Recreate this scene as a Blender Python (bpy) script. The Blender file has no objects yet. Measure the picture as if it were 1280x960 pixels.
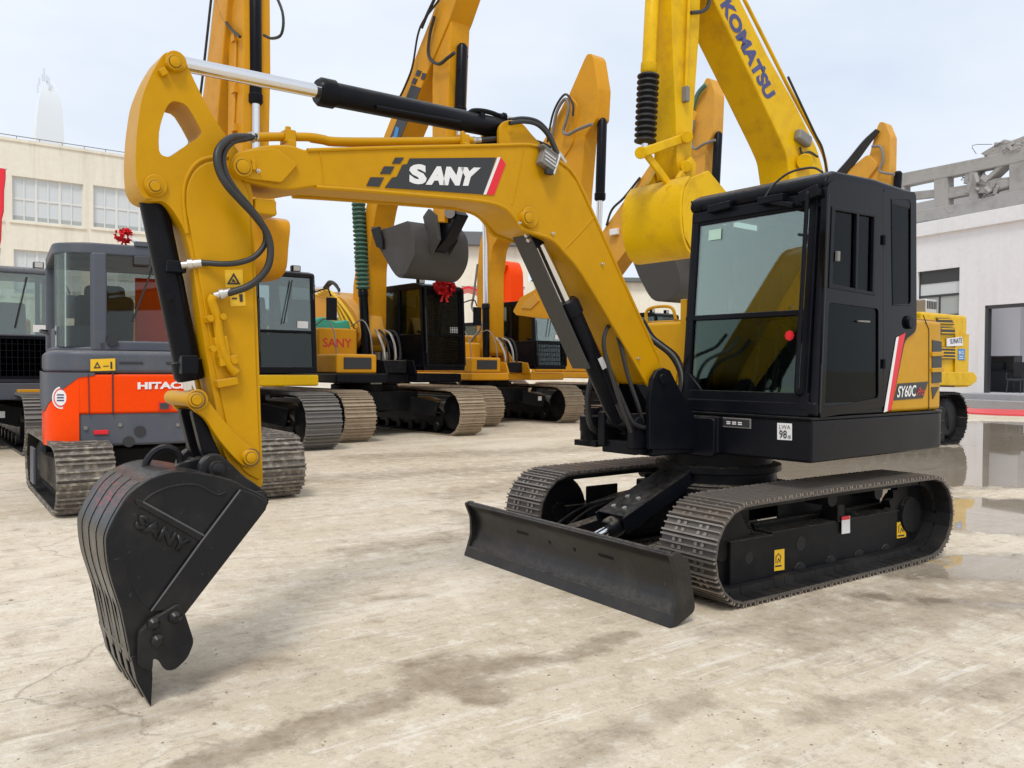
import bpy, bmesh, math, random
from mathutils import Vector, Matrix
from mathutils.geometry import tessellate_polygon
random.seed(7)
sc = bpy.context.scene
COL = sc.collection
R_ = math.radians
# ------------------------------------------------------------------ camera
CP = Vector((4.53674, 3.88329, 1.34072)); CYAW, CPIT, CROL, CF = -2.1891033, -0.0197091, 0.0057102, 1032.979
_f = Vector((math.cos(CYAW)*math.cos(CPIT), math.sin(CYAW)*math.cos(CPIT), math.sin(CPIT)))
_r = _f.cross(Vector((0, 0, 1))).normalized(); _u = _r.cross(_f)
_r, _u = (_r*math.cos(CROL)+_u*math.sin(CROL)), (_u*math.cos(CROL)-_r*math.sin(CROL))
cam = bpy.data.cameras.new('camera'); camo = bpy.data.objects.new('camera', cam); COL.objects.link(camo)
m = Matrix.Identity(4)
for i in range(3):
    m[i][0], m[i][1], m[i][2], m[i][3] = _r[i], _u[i], -_f[i], CP[i]
camo.matrix_world = m
cam.sensor_width = 36; cam.lens = CF/1280*36; cam.clip_start = .05; cam.clip_end = 3000
sc.camera = camo
# ------------------------------------------------------------------ world, sun, exposure
SUN_EL, SUN_AZ = R_(55), R_(48)            # azimuth measured from +X towards +Y
w = bpy.data.worlds.new('World'); sc.world = w; w.use_nodes = True
nt = w.node_tree; nt.nodes.clear()
def N(t, typ, **kw):
    n = t.nodes.new(typ)
    for k, v in kw.items():
        if k.startswith('i_'): n.inputs[int(k[2:])].default_value = v
        else: setattr(n, k, v)
    return n
sky = N(nt, 'ShaderNodeTexSky', sky_type='NISHITA', sun_disc=False, sun_elevation=SUN_EL, sun_rotation=math.pi/2-SUN_AZ, air_density=1.0, dust_density=3.0)
b1 = N(nt, 'ShaderNodeBackground'); b1.inputs[1].default_value = .08
tc = N(nt, 'ShaderNodeTexCoord'); mp = N(nt, 'ShaderNodeMapping'); mp.inputs['Scale'].default_value = (1, 1, 2.6)
nz = N(nt, 'ShaderNodeTexNoise'); nz.inputs['Scale'].default_value = 1.6; nz.inputs['Detail'].default_value = 5; nz.inputs['Roughness'].default_value = .5
cr = N(nt, 'ShaderNodeValToRGB'); cr.color_ramp.elements[0].position = .36; cr.color_ramp.elements[1].position = .62
cr.color_ramp.elements[0].color = (.655, .73, .85, 1); cr.color_ramp.elements[1].color = (.845, .888, .935, 1)
b2 = N(nt, 'ShaderNodeBackground'); b2.inputs[1].default_value = .97
mx = N(nt, 'ShaderNodeMixShader'); mx.inputs[0].default_value = .9
wo = N(nt, 'ShaderNodeOutputWorld')
L = nt.links.new
L(sky.outputs[0], b1.inputs[0]); L(tc.outputs['Generated'], mp.inputs[0]); L(mp.outputs[0], nz.inputs['Vector'])
L(nz.outputs[0], cr.inputs[0]); L(cr.outputs[0], b2.inputs[0]); L(b1.outputs[0], mx.inputs[1]); L(b2.outputs[0], mx.inputs[2]); L(mx.outputs[0], wo.inputs[0])
sl = bpy.data.lights.new('sun', 'SUN'); sl.energy = 1.5; sl.angle = R_(16); sl.color = (1, .96, .9)
so = bpy.data.objects.new('sun', sl); COL.objects.link(so)
sd = Vector((math.cos(SUN_EL)*math.cos(SUN_AZ), math.cos(SUN_EL)*math.sin(SUN_AZ), math.sin(SUN_EL)))
so.rotation_euler = sd.to_track_quat('Z', 'Y').to_euler(); so.location = (0, 0, 30)
vs = sc.view_settings; vs.view_transform = 'Standard'; vs.look = 'None'; vs.exposure = 0.30; vs.gamma = 1.0; vs.use_curve_mapping = False

# ------------------------------------------------------------------ materials
def mat_new(name):
    mt = bpy.data.materials.new(name); mt.use_nodes = True
    t = mt.node_tree; b = t.nodes['Principled BSDF']; return mt, t, b
def noise(t, scale, detail=4, rough=.55, coord='Object', stretch=None, w=None):
    c = N(t, 'ShaderNodeTexCoord'); n = N(t, 'ShaderNodeTexNoise')
    n.inputs['Scale'].default_value = scale; n.inputs['Detail'].default_value = detail; n.inputs['Roughness'].default_value = rough
    if stretch:
        mpn = N(t, 'ShaderNodeMapping'); mpn.inputs['Scale'].default_value = stretch[:3]
        if len(stretch) > 3: mpn.inputs['Rotation'].default_value = (0, 0, stretch[3])
        t.links.new(c.outputs[coord], mpn.inputs[0]); t.links.new(mpn.outputs[0], n.inputs['Vector'])
    else: t.links.new(c.outputs[coord], n.inputs['Vector'])
    return n.outputs[0]
def ramp(t, src, p0, p1, c0=(0, 0, 0, 1), c1=(1, 1, 1, 1)):
    r = N(t, 'ShaderNodeValToRGB'); e = r.color_ramp.elements
    e[0].position, e[1].position, e[0].color, e[1].color = p0, p1, c0, c1
    t.links.new(src, r.inputs[0]); return r.outputs[0]
def mixc(t, fac, a, b, mode='MIX'):
    n = N(t, 'ShaderNodeMix', data_type='RGBA', blend_type=mode)
    for i, v in ((0, fac), (6, a), (7, b)):
        if hasattr(v, 'is_linked') or hasattr(v, 'links'): t.links.new(v, n.inputs[i])
        else: n.inputs[i].default_value = v if i == 0 else (*v[:3], 1)
    return n.outputs[2]
def math_(t, op, a, b=None, clamp=False):
    n = N(t, 'ShaderNodeMath', operation=op, use_clamp=clamp)
    for i, v in ((0, a), (1, b)):
        if v is None: continue
        if hasattr(v, 'links'): t.links.new(v, n.inputs[i])
        else: n.inputs[i].default_value = v
    return n.outputs[0]
def bump(t, b, src, strength=.1, dist=.01):
    n = N(t, 'ShaderNodeBump'); n.inputs['Strength'].default_value = strength; n.inputs['Distance'].default_value = dist
    t.links.new(src, n.inputs['Height']); t.links.new(n.outputs[0], b.inputs['Normal'])
def paint(name, col, rough=.42, dirt=(.16, .12, .08), dirt_amt=.25, coat=.15, metallic=0, scale=3.0, spec=.5, bumpy=.04, streak=None, dust=0, scratch=0):
    mt, t, b = mat_new(name)
    n1 = noise(t, scale, 6, .62); n2 = noise(t, scale*9, 3, .6)
    f1 = ramp(t, n1, .48, .78); f1 = math_(t, 'MULTIPLY', f1, dirt_amt)
    c = mixc(t, f1, col, dirt)
    c = mixc(t, math_(t, 'MULTIPLY', ramp(t, n2, .35, .75), .14), c, tuple(x*.55 for x in col))
    if streak:
        c = mixc(t, math_(t, 'MULTIPLY', ramp(t, noise(t, 1.0, 6, .7, stretch=(2.6, 2.6, .16)), .50, .72), .5), c, streak)
    if scratch:
        s1 = noise(t, 5, 4, .7, stretch=(1.2, 9, 9)); s2 = noise(t, 6, 4, .7, stretch=(9, 9, 1.1))
        c = mixc(t, math_(t, 'MULTIPLY', ramp(t, math_(t, 'MAXIMUM', s1, s2), .70, .76), scratch), c, tuple(min(1, x*1.5+.06) for x in col))
        c = mixc(t, math_(t, 'MULTIPLY', ramp(t, noise(t, 38, 2, .5), .70, .76), scratch), c, dirt)
    if dust:
        ge = N(t, 'ShaderNodeNewGeometry'); sx = N(t, 'ShaderNodeSeparateXYZ'); t.links.new(ge.outputs['Normal'], sx.inputs[0])
        c = mixc(t, math_(t, 'MULTIPLY', math_(t, 'MULTIPLY', ramp(t, sx.outputs[2], .35, .9), ramp(t, n2, .3, .6)), dust), c, (.42, .36, .28))
    t.links.new(c, b.inputs['Base Color'])
    rr = ramp(t, n1, .3, .75, (rough*.8,)*3+(1,), (min(1, rough*1.45),)*3+(1,)); t.links.new(rr, b.inputs['Roughness'])
    b.inputs['Metallic'].default_value = metallic; b.inputs['Coat Weight'].default_value = coat; b.inputs['Coat Roughness'].default_value = .18
    b.inputs['Specular IOR Level'].default_value = spec
    bump(t, b, noise(t, 14, 3), bumpy, .01)
    return mt
def plain(name, col, rough=.5, metallic=0, spec=.5):
    mt, t, b = mat_new(name); c = mixc(t, math_(t, 'MULTIPLY', noise(t, 20, 3), .25), col, tuple(x*.75 for x in col))
    t.links.new(c, b.inputs['Base Color']); b.inputs['Roughness'].default_value = rough; b.inputs['Metallic'].default_value = metallic
    b.inputs['Specular IOR Level'].default_value = spec; return mt
def glass(name, tint, refl=.12, rough=.02, gc=(.9, .95, .93), k=1.3):
    mt = bpy.data.materials.new(name); mt.use_nodes = True; t = mt.node_tree; t.nodes.clear()
    tr = N(t, 'ShaderNodeBsdfTransparent'); tr.inputs[0].default_value = (*tint, 1)
    gl = N(t, 'ShaderNodeBsdfGlossy'); gl.inputs[0].default_value = (*gc, 1); gl.inputs['Roughness'].default_value = rough
    fr = N(t, 'ShaderNodeFresnel'); fr.inputs[0].default_value = 1.5
    f = math_(t, 'ADD', math_(t, 'MULTIPLY', fr.outputs[0], k), refl, True)
    ms = N(t, 'ShaderNodeMixShader'); t.links.new(f, ms.inputs[0]); t.links.new(tr.outputs[0], ms.inputs[1]); t.links.new(gl.outputs[0], ms.inputs[2])
    o = N(t, 'ShaderNodeOutputMaterial'); t.links.new(ms.outputs[0], o.inputs[0]); return mt
M = {}
M['yellow'] = paint('yellow_paint', (.56, .285, .0025), .33, (.36, .18, .008), .30, .0, scale=1.6, spec=.15, dust=.30, scratch=.35)
M['row_yellow'] = paint('orange_yellow_paint', (.66, .305, .012), .42, (.40, .22, .05), .45, .0, spec=.15, dust=.35, scratch=.3)
M['pale_yellow'] = paint('pale_yellow_paint', (.66, .33, .045), .5, (.38, .23, .09), .5, 0, spec=.2, dust=.3)
M['bright_yellow'] = paint('bright_yellow_paint', (.74, .45, .004), .38, (.40, .20, .02), .6, .0, spec=.15, dust=.3, scratch=.3)
M['black'] = paint('black_paint', (.0055, .0062, .0095), .30, (.022, .021, .02), .35, .0, spec=.12, dust=.10, scratch=.25)
M['gloss_black'] = paint('gloss_black_panel', (.003, .0034, .005), .08, (.009, .009, .009), .3, .0, bumpy=.010, spec=.14)
M['bucket_black'] = paint('bucket_black_paint', (.0075, .0082, .0108), .27, (.04, .037, .034), .6, .0, scale=4, bumpy=.16, spec=.26, dust=.12, scratch=.7)
M['blade_grey'] = paint('blade_worn_steel', (.020, .019, .019), .32, (.085, .074, .062), .6, .05, metallic=.3, scale=4, bumpy=.14, dust=.2, scratch=.7)
M['under_black'] = paint('undercarriage_black', (.006, .0065, .0085), .38, (.045, .037, .03), .40, .0, scale=5, bumpy=.1, spec=.14, dust=.35, scratch=.3)
M['shoe'] = paint('track_shoe_steel', (.105, .092, .083), .42, (.21, .165, .125), .65, 0, metallic=.4, scale=7, bumpy=.15, dust=.35)
M['tan_shoe'] = paint('dusty_track_steel', (.40, .315, .22), .65, (.20, .15, .10), .6, 0, metallic=.1, scale=6, bumpy=.15, dust=.4)
M['grey_shoe'] = paint('grey_track_steel', (.17, .165, .16), .55, (.30, .25, .20), .5, 0, metallic=.25, scale=6, bumpy=.15, dust=.4)
M['mud_shoe'] = paint('muddy_track_steel', (.16, .14, .12), .65, (.62, .56, .45), .95, 0, metallic=.1, scale=16, bumpy=.3)
M['link'] = paint('track_link_steel', (.012, .0115, .012), .55, (.05, .042, .034), .5, 0, metallic=.3)
M['chrome'] = plain('chrome', (.78, .78, .79), .13, 1.0)
M['zinc'] = plain('zinc_fitting', (.62, .60, .56), .35, .8)
M['rubber'] = plain('hose_rubber', (.022, .022, .023), .5)
M['greyhose'] = plain('grey_hose', (.20, .19, .18), .55)
M['grey'] = paint('slate_grey_paint', (.082, .092, .115), .40, (.18, .165, .15), .3, .0, spec=.35, dust=.25, scratch=.2)
M['orange'] = paint('orange_red_paint', (.92, .065, .001), .30, (.70, .06, .006), .3, .0, spec=.12, dust=.2, scratch=.2)
M['greyblack'] = paint('dark_grey_guard', (.058, .055, .052), .5, (.09, .085, .08), .4, .0, spec=.3)
M['red'] = plain('red_cloth', (.70, .012, .022), .7)
M['redvinyl'] = plain('red_vinyl', (.75, .01, .025), .4)
M['white'] = plain('white_vinyl', (.80, .80, .80), .45)
M['charcoal'] = plain('charcoal_vinyl', (.026, .027, .03), .45)
M['navy'] = plain('navy_vinyl', (.05, .055, .19), .45)
M['blue'] = plain('blue_vinyl', (.03, .24, .62), .45)
M['amber'] = plain('amber_vinyl', (.83, .50, .015), .45)
M['lime'] = plain('pale_green_vinyl', (.42, .62, .50), .5)
M['worn_edge'] = plain('worn_steel_edge', (.10, .10, .105), .4, .4)
M['grime'] = plain('old_grease', (.20, .11, .03), .5)
M['chalk'] = plain('faded_red_chalk', (.22, .03, .035), .8)
M['redtext'] = plain('red_lettering', (.62, .03, .02), .5)
M['glass'] = glass('cab_windscreen_glass', (.66, .76, .70), .145, .03, (.86, .95, .90))
M['clear'] = glass('clear_cab_glass', (.74, .80, .78), .06)
M['dark_glass'] = glass('tinted_side_glass', (.10, .11, .115), -.02, .02, (.8, .85, .88), .55)
M['clean_glass'] = glass('clean_cab_glass', (.72, .74, .72), .0, .02, (.9, .95, .93), .9)
M['cage_glass'] = glass('caged_cab_glass', (.60, .66, .65), .0, .02, (.9, .95, .93), .35)
M['lower_glass'] = glass('lower_windscreen_glass', (.42, .52, .48), .01, .02, (.8, .95, .88), 1.0)
M['worn'] = paint('polished_grouser_steel', (.30, .265, .235), .33, (.16, .13, .10), .7, 0, metallic=.55, scale=9)
M['mid_glass'] = glass('grey_cab_glass', (.46, .50, .48), .01, .02, (.9, .95, .93), .8)
M['seat'] = plain('seat_fabric', (.04, .042, .046), .85)
M['inner'] = plain('cab_trim', (.05, .052, .055), .7)
M['green'] = plain('green_tarp', (.06, .42, .30), .6)
M['dgreen'] = plain('green_bellows', (.07, .17, .13), .6)
M['cream'] = paint('cream_render', (.80, .755, .65), .85, (.62, .57, .47), .40, 0, scale=.5, spec=.2, streak=(.52, .46, .36))
M['white_wall'] = paint('white_render', (.81, .81, .83), .8, (.70, .69, .685), .3, 0, scale=.6, spec=.2, streak=(.66, .65, .64))
M['concrete'] = paint('raw_concrete', (.38, .365, .35), .9, (.20, .19, .18), .75, 0, scale=1.2, spec=.2, bumpy=.4)
M['step'] = paint('grey_stone_step', (.36, .36, .37), .8, (.25, .25, .25), .4, 0, scale=3)
M['frame'] = plain('dark_aluminium', (.06, .062, .068), .4, .3)
M['white_frame'] = plain('white_window_frame', (.72, .72, .70), .5)
M['pane'] = plain('pale_window_pane', (.62, .66, .68), .18)
M['curtain'] = plain('dull_window_pane', (.40, .43, .42), .2)
M['room'] = plain('office_wall', (.62, .62, .66), .9)
M['roofdark'] = plain('dark_roof_sheet', (.14, .15, .16), .6)
M['tower'] = plain('haze_paled_cladding', (.80, .84, .89), .6)  # white cladding, paled by distance haze put into the colour
M['tower2'] = plain('blue_grey_antenna', (.66, .72, .80), .6)  # darker blue grey of the tower antennas
M['orangeplastic'] = plain('orange_plastic', (.80, .16, .03), .45)
M['pinkplastic'] = plain('pink_red_plastic', (.78, .09, .10), .5)

# ------------------------------------------------------------------ frames, mesh builder
class Fr:
    "a machine's own axes: x forward, y left, z up"
    def __init__(s, o=(0, 0, 0), yaw=0):
        s.o = Vector(o); s.yaw = yaw; s.m = Matrix.Translation(s.o) @ Matrix.Rotation(yaw, 4, 'Z'); s.i = s.m.inverted()
        s.c = s.i @ CP
    def up(s, px, py, ax, val):
        d = (s.i.to_3x3() @ (_f + _r*((px-640)/CF) + _u*((480-py)/CF)))
        k = 'xyz'.index(ax); t = (val-s.c[k])/d[k]; return s.c + d*t
    def P(s, pts, y0): return [(v.x, v.z) for v in (s.up(px, py, 'y', y0) for px, py in pts)]
    def sc(s, px, py, y0): return ((s.up(px, py, 'y', y0)-s.c).dot(s.i.to_3x3() @ _f))/CF
W0 = Fr(); GZ = .03                                              # height of the yard surface
def area2(p): return sum(p[i][0]*p[(i+1) % len(p)][1]-p[(i+1) % len(p)][0]*p[i][1] for i in range(len(p)))
def fillet(pts, r, n=4):
    out = []; k = len(pts); rs = r if isinstance(r, (list, tuple)) else [r]*k
    for i in range(k):
        p = Vector(pts[i]); a = Vector(pts[i-1]); b = Vector(pts[(i+1) % k]); rr = rs[i]
        if rr <= 0: out.append(tuple(p)); continue
        da, db = (a-p), (b-p); d = min(rr, da.length*.45, db.length*.45)
        p0, p1 = p+da.normalized()*d, p+db.normalized()*d
        for j in range(n+1):
            t = j/n; q = p0*(1-t)**2+p*2*t*(1-t)+p1*t*t; out.append(tuple(q))
    return out
def spline(pts, n=6, closed=False):
    P = [Vector(p) for p in pts]; k = len(P); out = []
    rng = range(k if closed else k-1)
    for i in rng:
        p0 = P[i-1] if (i > 0 or closed) else P[0]*2-P[1]
        p1, p2 = P[i], P[(i+1) % k]
        p3 = P[(i+2) % k] if (i+2 < k or closed) else P[-1]*2-P[-2]
        for j in range(n):
            t = j/n
            out.append(tuple(.5*((2*p1)+(p2-p0)*t+(2*p0-5*p1+4*p2-p3)*t*t+(3*p1-p0-3*p2+p3)*t**3)))
    if not closed: out.append(tuple(P[-1]))
    return out
class MB:
    def __init__(s, xf=None): s.v = []; s.f = []; s.xf = xf
    def add(s, vs, fs):
        k = len(s.v)
        s.v += [(s.xf @ Vector(v)) if s.xf else Vector(v) for v in vs]; s.f += [tuple(i+k for i in f) for f in fs]; return s
    def box(s, c, size, rot=None):
        h = [x/2 for x in size]; c = Vector(c)
        vs = [Vector((sx*h[0], sy*h[1], sz*h[2])) for sx in (-1, 1) for sy in (-1, 1) for sz in (-1, 1)]
        vs = [c+((rot @ v) if rot else v) for v in vs]
        return s.add(vs, [(0, 1, 3, 2), (4, 6, 7, 5), (0, 4, 5, 1), (2, 3, 7, 6), (0, 2, 6, 4), (1, 5, 7, 3)])
    def bb(s, x0, x1, y0, y1, z0, z1): return s.box(((x0+x1)/2, (y0+y1)/2, (z0+z1)/2), (abs(x1-x0), abs(y1-y0), abs(z1-z0)))
    def beam(s, a, b, wd, ht, up=(0, 0, 1)):
        a, b = Vector(a), Vector(b); d = (b-a); l = d.length; d.normalize(); u = Vector(up)
        sdir = u.cross(d)
        if sdir.length < 1e-4: sdir = Vector((1, 0, 0)).cross(d)
        sdir.normalize(); u = d.cross(sdir)
        rot = Matrix((d, sdir, u)).transposed(); return s.box((a+b)/2, (l, wd, ht), rot)
    def prism(s, pts, a0, a1, axis='y', holes=()):
        def mk(p, a): return {'y': (p[0], a, p[1]), 'z': (p[0], p[1], a), 'x': (a, p[0], p[1])}[axis]
        loops = [list(pts)]+[list(h) for h in holes]; allp = [p for l in loops for p in l]; n = len(allp)
        vs = [mk(p, a0) for p in allp]+[mk(p, a1) for p in allp]; fs = []
        if holes:
            for tri in tessellate_polygon([[Vector((p[0], p[1], 0)) for p in l] for l in loops]):
                fs += [tuple(tri), tuple(i+n for i in reversed(tri))]
        else: fs += [tuple(range(n)), tuple(range(2*n-1, n-1, -1))]
        k = 0
        for l in loops:
            for i in range(len(l)):
                j = (i+1) % len(l); fs.append((k+i, k+i+n, k+j+n, k+j))
            k += len(l)
        return s.add(vs, fs)
    def tube(s, path, r, seg=10, caps=True):
        P = [Vector(p) for p in path]; n = len(P); vs = []; fs = []; prev = None
        for i in range(n):
            d = (P[min(i+1, n-1)]-P[max(i-1, 0)])
            if d.length < 1e-9: d = Vector((0, 0, 1))
            d.normalize()
            if prev is None:
                a = Vector((0, 0, 1)) if abs(d.z) < .9 else Vector((1, 0, 0)); u = d.cross(a).normalized()
            else:
                u = prev-d*prev.dot(d)
                if u.length < 1e-6: u = d.orthogonal()
                u.normalize()
            prev = u; v2 = d.cross(u); rr = r[i] if isinstance(r, (list, tuple)) else r
            vs += [P[i]+(u*math.cos(2*math.pi*k/seg)+v2*math.sin(2*math.pi*k/seg))*rr for k in range(seg)]
        for i in range(n-1):
            for k in range(seg):
                k2 = (k+1) % seg; fs.append((i*seg+k, i*seg+k2, (i+1)*seg+k2, (i+1)*seg+k))
        if caps: fs += [tuple(range(seg-1, -1, -1)), tuple((n-1)*seg+k for k in range(seg))]
        return s.add(vs, fs)
    def cyl(s, a, b, r, seg=24): return s.tube([a, b], r, seg)
    def prof(s, a, b, prof, seg=20):
        "turned shape along a-b; prof = (t metres along, radius) pairs"
        a, b = Vector(a), Vector(b); d = (b-a).normalized(); return s.tubex([a+d*t for t, _ in prof], [q for _, q in prof], d, seg)
    def tubex(s, P, rs, d, seg):
        u = d.orthogonal().normalized(); v2 = d.cross(u); vs = []; fs = []; n = len(P)
        for p, rr in zip(P, rs): vs += [p+(u*math.cos(2*math.pi*k/seg)+v2*math.sin(2*math.pi*k/seg))*rr for k in range(seg)]
        for i in range(n-1):
            for k in range(seg):
                k2 = (k+1) % seg; fs.append((i*seg+k, i*seg+k2, (i+1)*seg+k2, (i+1)*seg+k))
        fs += [tuple(range(seg-1, -1, -1)), tuple((n-1)*seg+k for k in range(seg))]
        return s.add(vs, fs)
    def sheet(s, pts): return s.add(pts, [tuple(range(len(pts)))])
    def build(s, name, mt, parent=None, bevel=0, smooth=38, seg=2, label=None):
        me = bpy.data.meshes.new(name); me.from_pydata(s.v, [], s.f)
        bm = bmesh.new(); bm.from_mesh(me); bmesh.ops.recalc_face_normals(bm, faces=bm.faces); bm.to_mesh(me); bm.free()
        me.materials.append(M[mt] if isinstance(mt, str) else mt)
        for p in me.polygons: p.use_smooth = True
        me.set_sharp_from_angle(angle=R_(smooth))
        o = bpy.data.objects.new(name, me); COL.objects.link(o)
        if parent: o.parent = parent
        if bevel:
            bv = o.modifiers.new('bevel', 'BEVEL'); bv.width = bevel; bv.segments = seg; bv.limit_method = 'ANGLE'; bv.angle_limit = R_(35); bv.harden_normals = True
        if label: o['label'] = label
        return o
def tag(o, label, cat, group=None, kind=None):
    if label: o['label'] = label
    if cat: o['category'] = cat
    if group: o['group'] = group
    if kind: o['kind'] = kind
    return o
def thing(name, label, cat, fr=W0, group=None):
    o = bpy.data.objects.new(name, None); COL.objects.link(o); o.location = fr.o; o.rotation_euler = (0, 0, fr.yaw)
    o.empty_display_size = .3
    return tag(o, label, cat, group)
def text(s, mt, parent, quad, name='lettering', bold=.0, shear=0, raised=0):
    "flat lettering filling the quad (bottom left, bottom right, top right, top left)"
    cu = bpy.data.curves.new('t', 'FONT'); cu.body = s; cu.offset = bold; cu.shear = shear; cu.fill_mode = 'FRONT'; cu.resolution_u = 3
    to = bpy.data.objects.new('t', cu); COL.objects.link(to); bpy.context.view_layer.update()
    me = bpy.data.meshes.new_from_object(to.evaluated_get(bpy.context.evaluated_depsgraph_get()))
    bpy.data.objects.remove(to); bpy.data.curves.remove(cu)
    xs = [v.co.x for v in me.vertices]; ys = [v.co.y for v in me.vertices]; x0, x1, y0, y1 = min(xs), max(xs), min(ys), max(ys)
    bl, br, tr, tl = [Vector(q) for q in quad]
    for v in me.vertices:
        a = (v.co.x-x0)/(x1-x0); b = (v.co.y-y0)/(y1-y0)
        v.co = (bl*(1-a)+br*a)*(1-b)+(tl*(1-a)+tr*a)*b
    me.materials.clear(); me.materials.append(M[mt]); me.name = name
    o = bpy.data.objects.new(name, me); COL.objects.link(o); o.parent = parent
    if raised: sm = o.modifiers.new('raise', 'SOLIDIFY'); sm.thickness = raised; sm.offset = 0
    return o
def decal(fr, pxs, mt, parent, y0, name='decal', th=.002):
    return MB().prism(fr.P(pxs, y0), y0-.001, y0+th).build(name, mt, parent)
def qpx(fr, pxs, y0): return [fr.up(a, b, 'y', y0) for a, b in pxs]

# ------------------------------------------------------------------ shared machine pieces
def hull(pts):
    pts = sorted(set((round(a, 5), round(b, 5)) for a, b in pts))
    def half(ps):
        h = []
        for p in ps:
            while len(h) > 1 and (h[-1][0]-h[-2][0])*(p[1]-h[-2][1])-(h[-1][1]-h[-2][1])*(p[0]-h[-2][0]) <= 0: h.pop()
            h.append(p)
        return h
    a = half(pts); b = half(pts[::-1]); return a[:-1]+b[:-1]
def circ(cx, cz, r, n=40): return [(cx+r*math.cos(2*math.pi*i/n), cz+r*math.sin(2*math.pi*i/n)) for i in range(n)]
def resample(loop, n):
    P = [Vector(p) for p in loop]; L_ = [0]
    for i in range(len(P)): L_.append(L_[-1]+(P[(i+1) % len(P)]-P[i]).length)
    out = []; j = 0
    for k in range(n):
        d = L_[-1]*k/n
        while L_[j+1] < d: j += 1
        t = (d-L_[j])/max(1e-9, L_[j+1]-L_[j]); out.append(P[j].lerp(P[(j+1) % len(P)], t))
    return out
def track_belt(parent, xf, yc, wd, pts, pitch, ms, bolts=False, tall=.018, name='track', worn=None):
    lp = hull(pts); per = sum((Vector(lp[i])-Vector(lp[i-1])).length for i in range(len(lp))); n = max(12, round(per/pitch)); pitch = per/n
    Q = resample(lp, n); sh = MB(xf); lk = MB(xf); gr = MB(xf)
    for i in range(n):
        a, b = Q[i], Q[(i+1) % n]; c = (a+b)/2; d = (b-a).normalized(); nn = Vector((d.y, -d.x))
        rot = Matrix(((d.x, 0, nn.x), (0, 1, 0), (d.y, 0, nn.y)))
        def bx(t0, t1, y0, y1, n0, n1, mb):
            q = c+d*((t0+t1)/2)+nn*((n0+n1)/2); mb.box((q.x, yc+(y0+y1)/2, q.y), (abs(t1-t0), abs(y1-y0), abs(n1-n0)), rot)
        h = wd/2
        bx(-.49*pitch, .47*pitch, -h, h, -.012, 0, sh)
        for t, tw in ((-.44, .05), (-.02, .04), (.36, .05)): bx((t-tw)*pitch, (t+tw)*pitch, -h, h, -.001, tall, gr)
        if bolts:
            for yy in (-.26, -.14, .14, .26):
                for t in (-.24, .16): bx(t*pitch-.010, t*pitch+.010, yy*wd-.010, yy*wd+.010, -.001, .008, gr)
        bx(-.52*pitch, .52*pitch, -.17*wd-.02, .17*wd+.02, -.06, -.0125, lk); bx(-.47*pitch, .45*pitch, -.46*wd, .46*wd, -.0185, -.0115, lk)
    o = sh.build(name, ms, parent, smooth=20); gr.build('grousers', worn or ms, o, smooth=20); lk.build('track_chain', 'link', o, smooth=20); return o
def hydraulic(parent, p0, p1, r, split, rod_r=None, mt='black', name='hydraulic_cylinder', boot=None, boot_mt='dgreen', r2=None, rod_mt='chrome'):
    "barrel from p0 to split, chrome rod on to p1 (split is a fraction)"
    p0, p1 = Vector(p0), Vector(p1); d = p1-p0; l = d.length; m_ = l*split; rr = r2 or r
    b = MB().prof(p0, p1, [(0, r*.6), (.02*l, r), (m_-r*1.6, rr), (m_-r*1.5, rr*1.16), (m_-r*.3, rr*1.16), (m_, rr*.95)]).build(name, mt, parent)
    rod = MB().prof(p0+d*(m_-.01)/l, p1, [(0, rod_r or r*.55), (l-m_, rod_r or r*.55)], 16).build('rod', rod_mt, b)
    if boot:
        n = int((l*boot)/.085); pr = []
        for i in range(n): pr += [(i*.085, r*.95), (i*.085+.03, r*1.6), (i*.085+.05, r*1.6), (i*.085+.075, r*.95)]
        MB().prof(p0+d*(m_/l), p1, pr, 16).build('bellows', boot_mt, b)
    return b
def hose(parent, pts, r=.012, mt='rubber', name='hydraulic_hose', n=6, seg=8): return MB().tube(spline(pts, n), r, seg).build(name, mt, parent)
def offset_strip(pts, th):
    "closed outline of a plate of thickness th whose outer side is the open polyline pts"
    P = [Vector(p) for p in pts]; inn = []
    for i in range(len(P)):
        d = (P[min(i+1, len(P)-1)]-P[max(0, i-1)]).normalized(); inn.append(tuple(P[i]+Vector((-d.y, d.x))*th))
    return [tuple(p) for p in P]+inn[::-1]
# ================================================================== the yellow excavator in the foreground
PHI = 0.05503392
H = Fr((0, 0, 0), PHI); UX = Matrix.Rotation(-PHI, 4, 'Z')          # undercarriage is turned a little against the house
hero = thing('compact_excavator', 'compact yellow excavator with black cab, dozer blade and bucket set down in the foreground', 'excavator', H)
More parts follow.
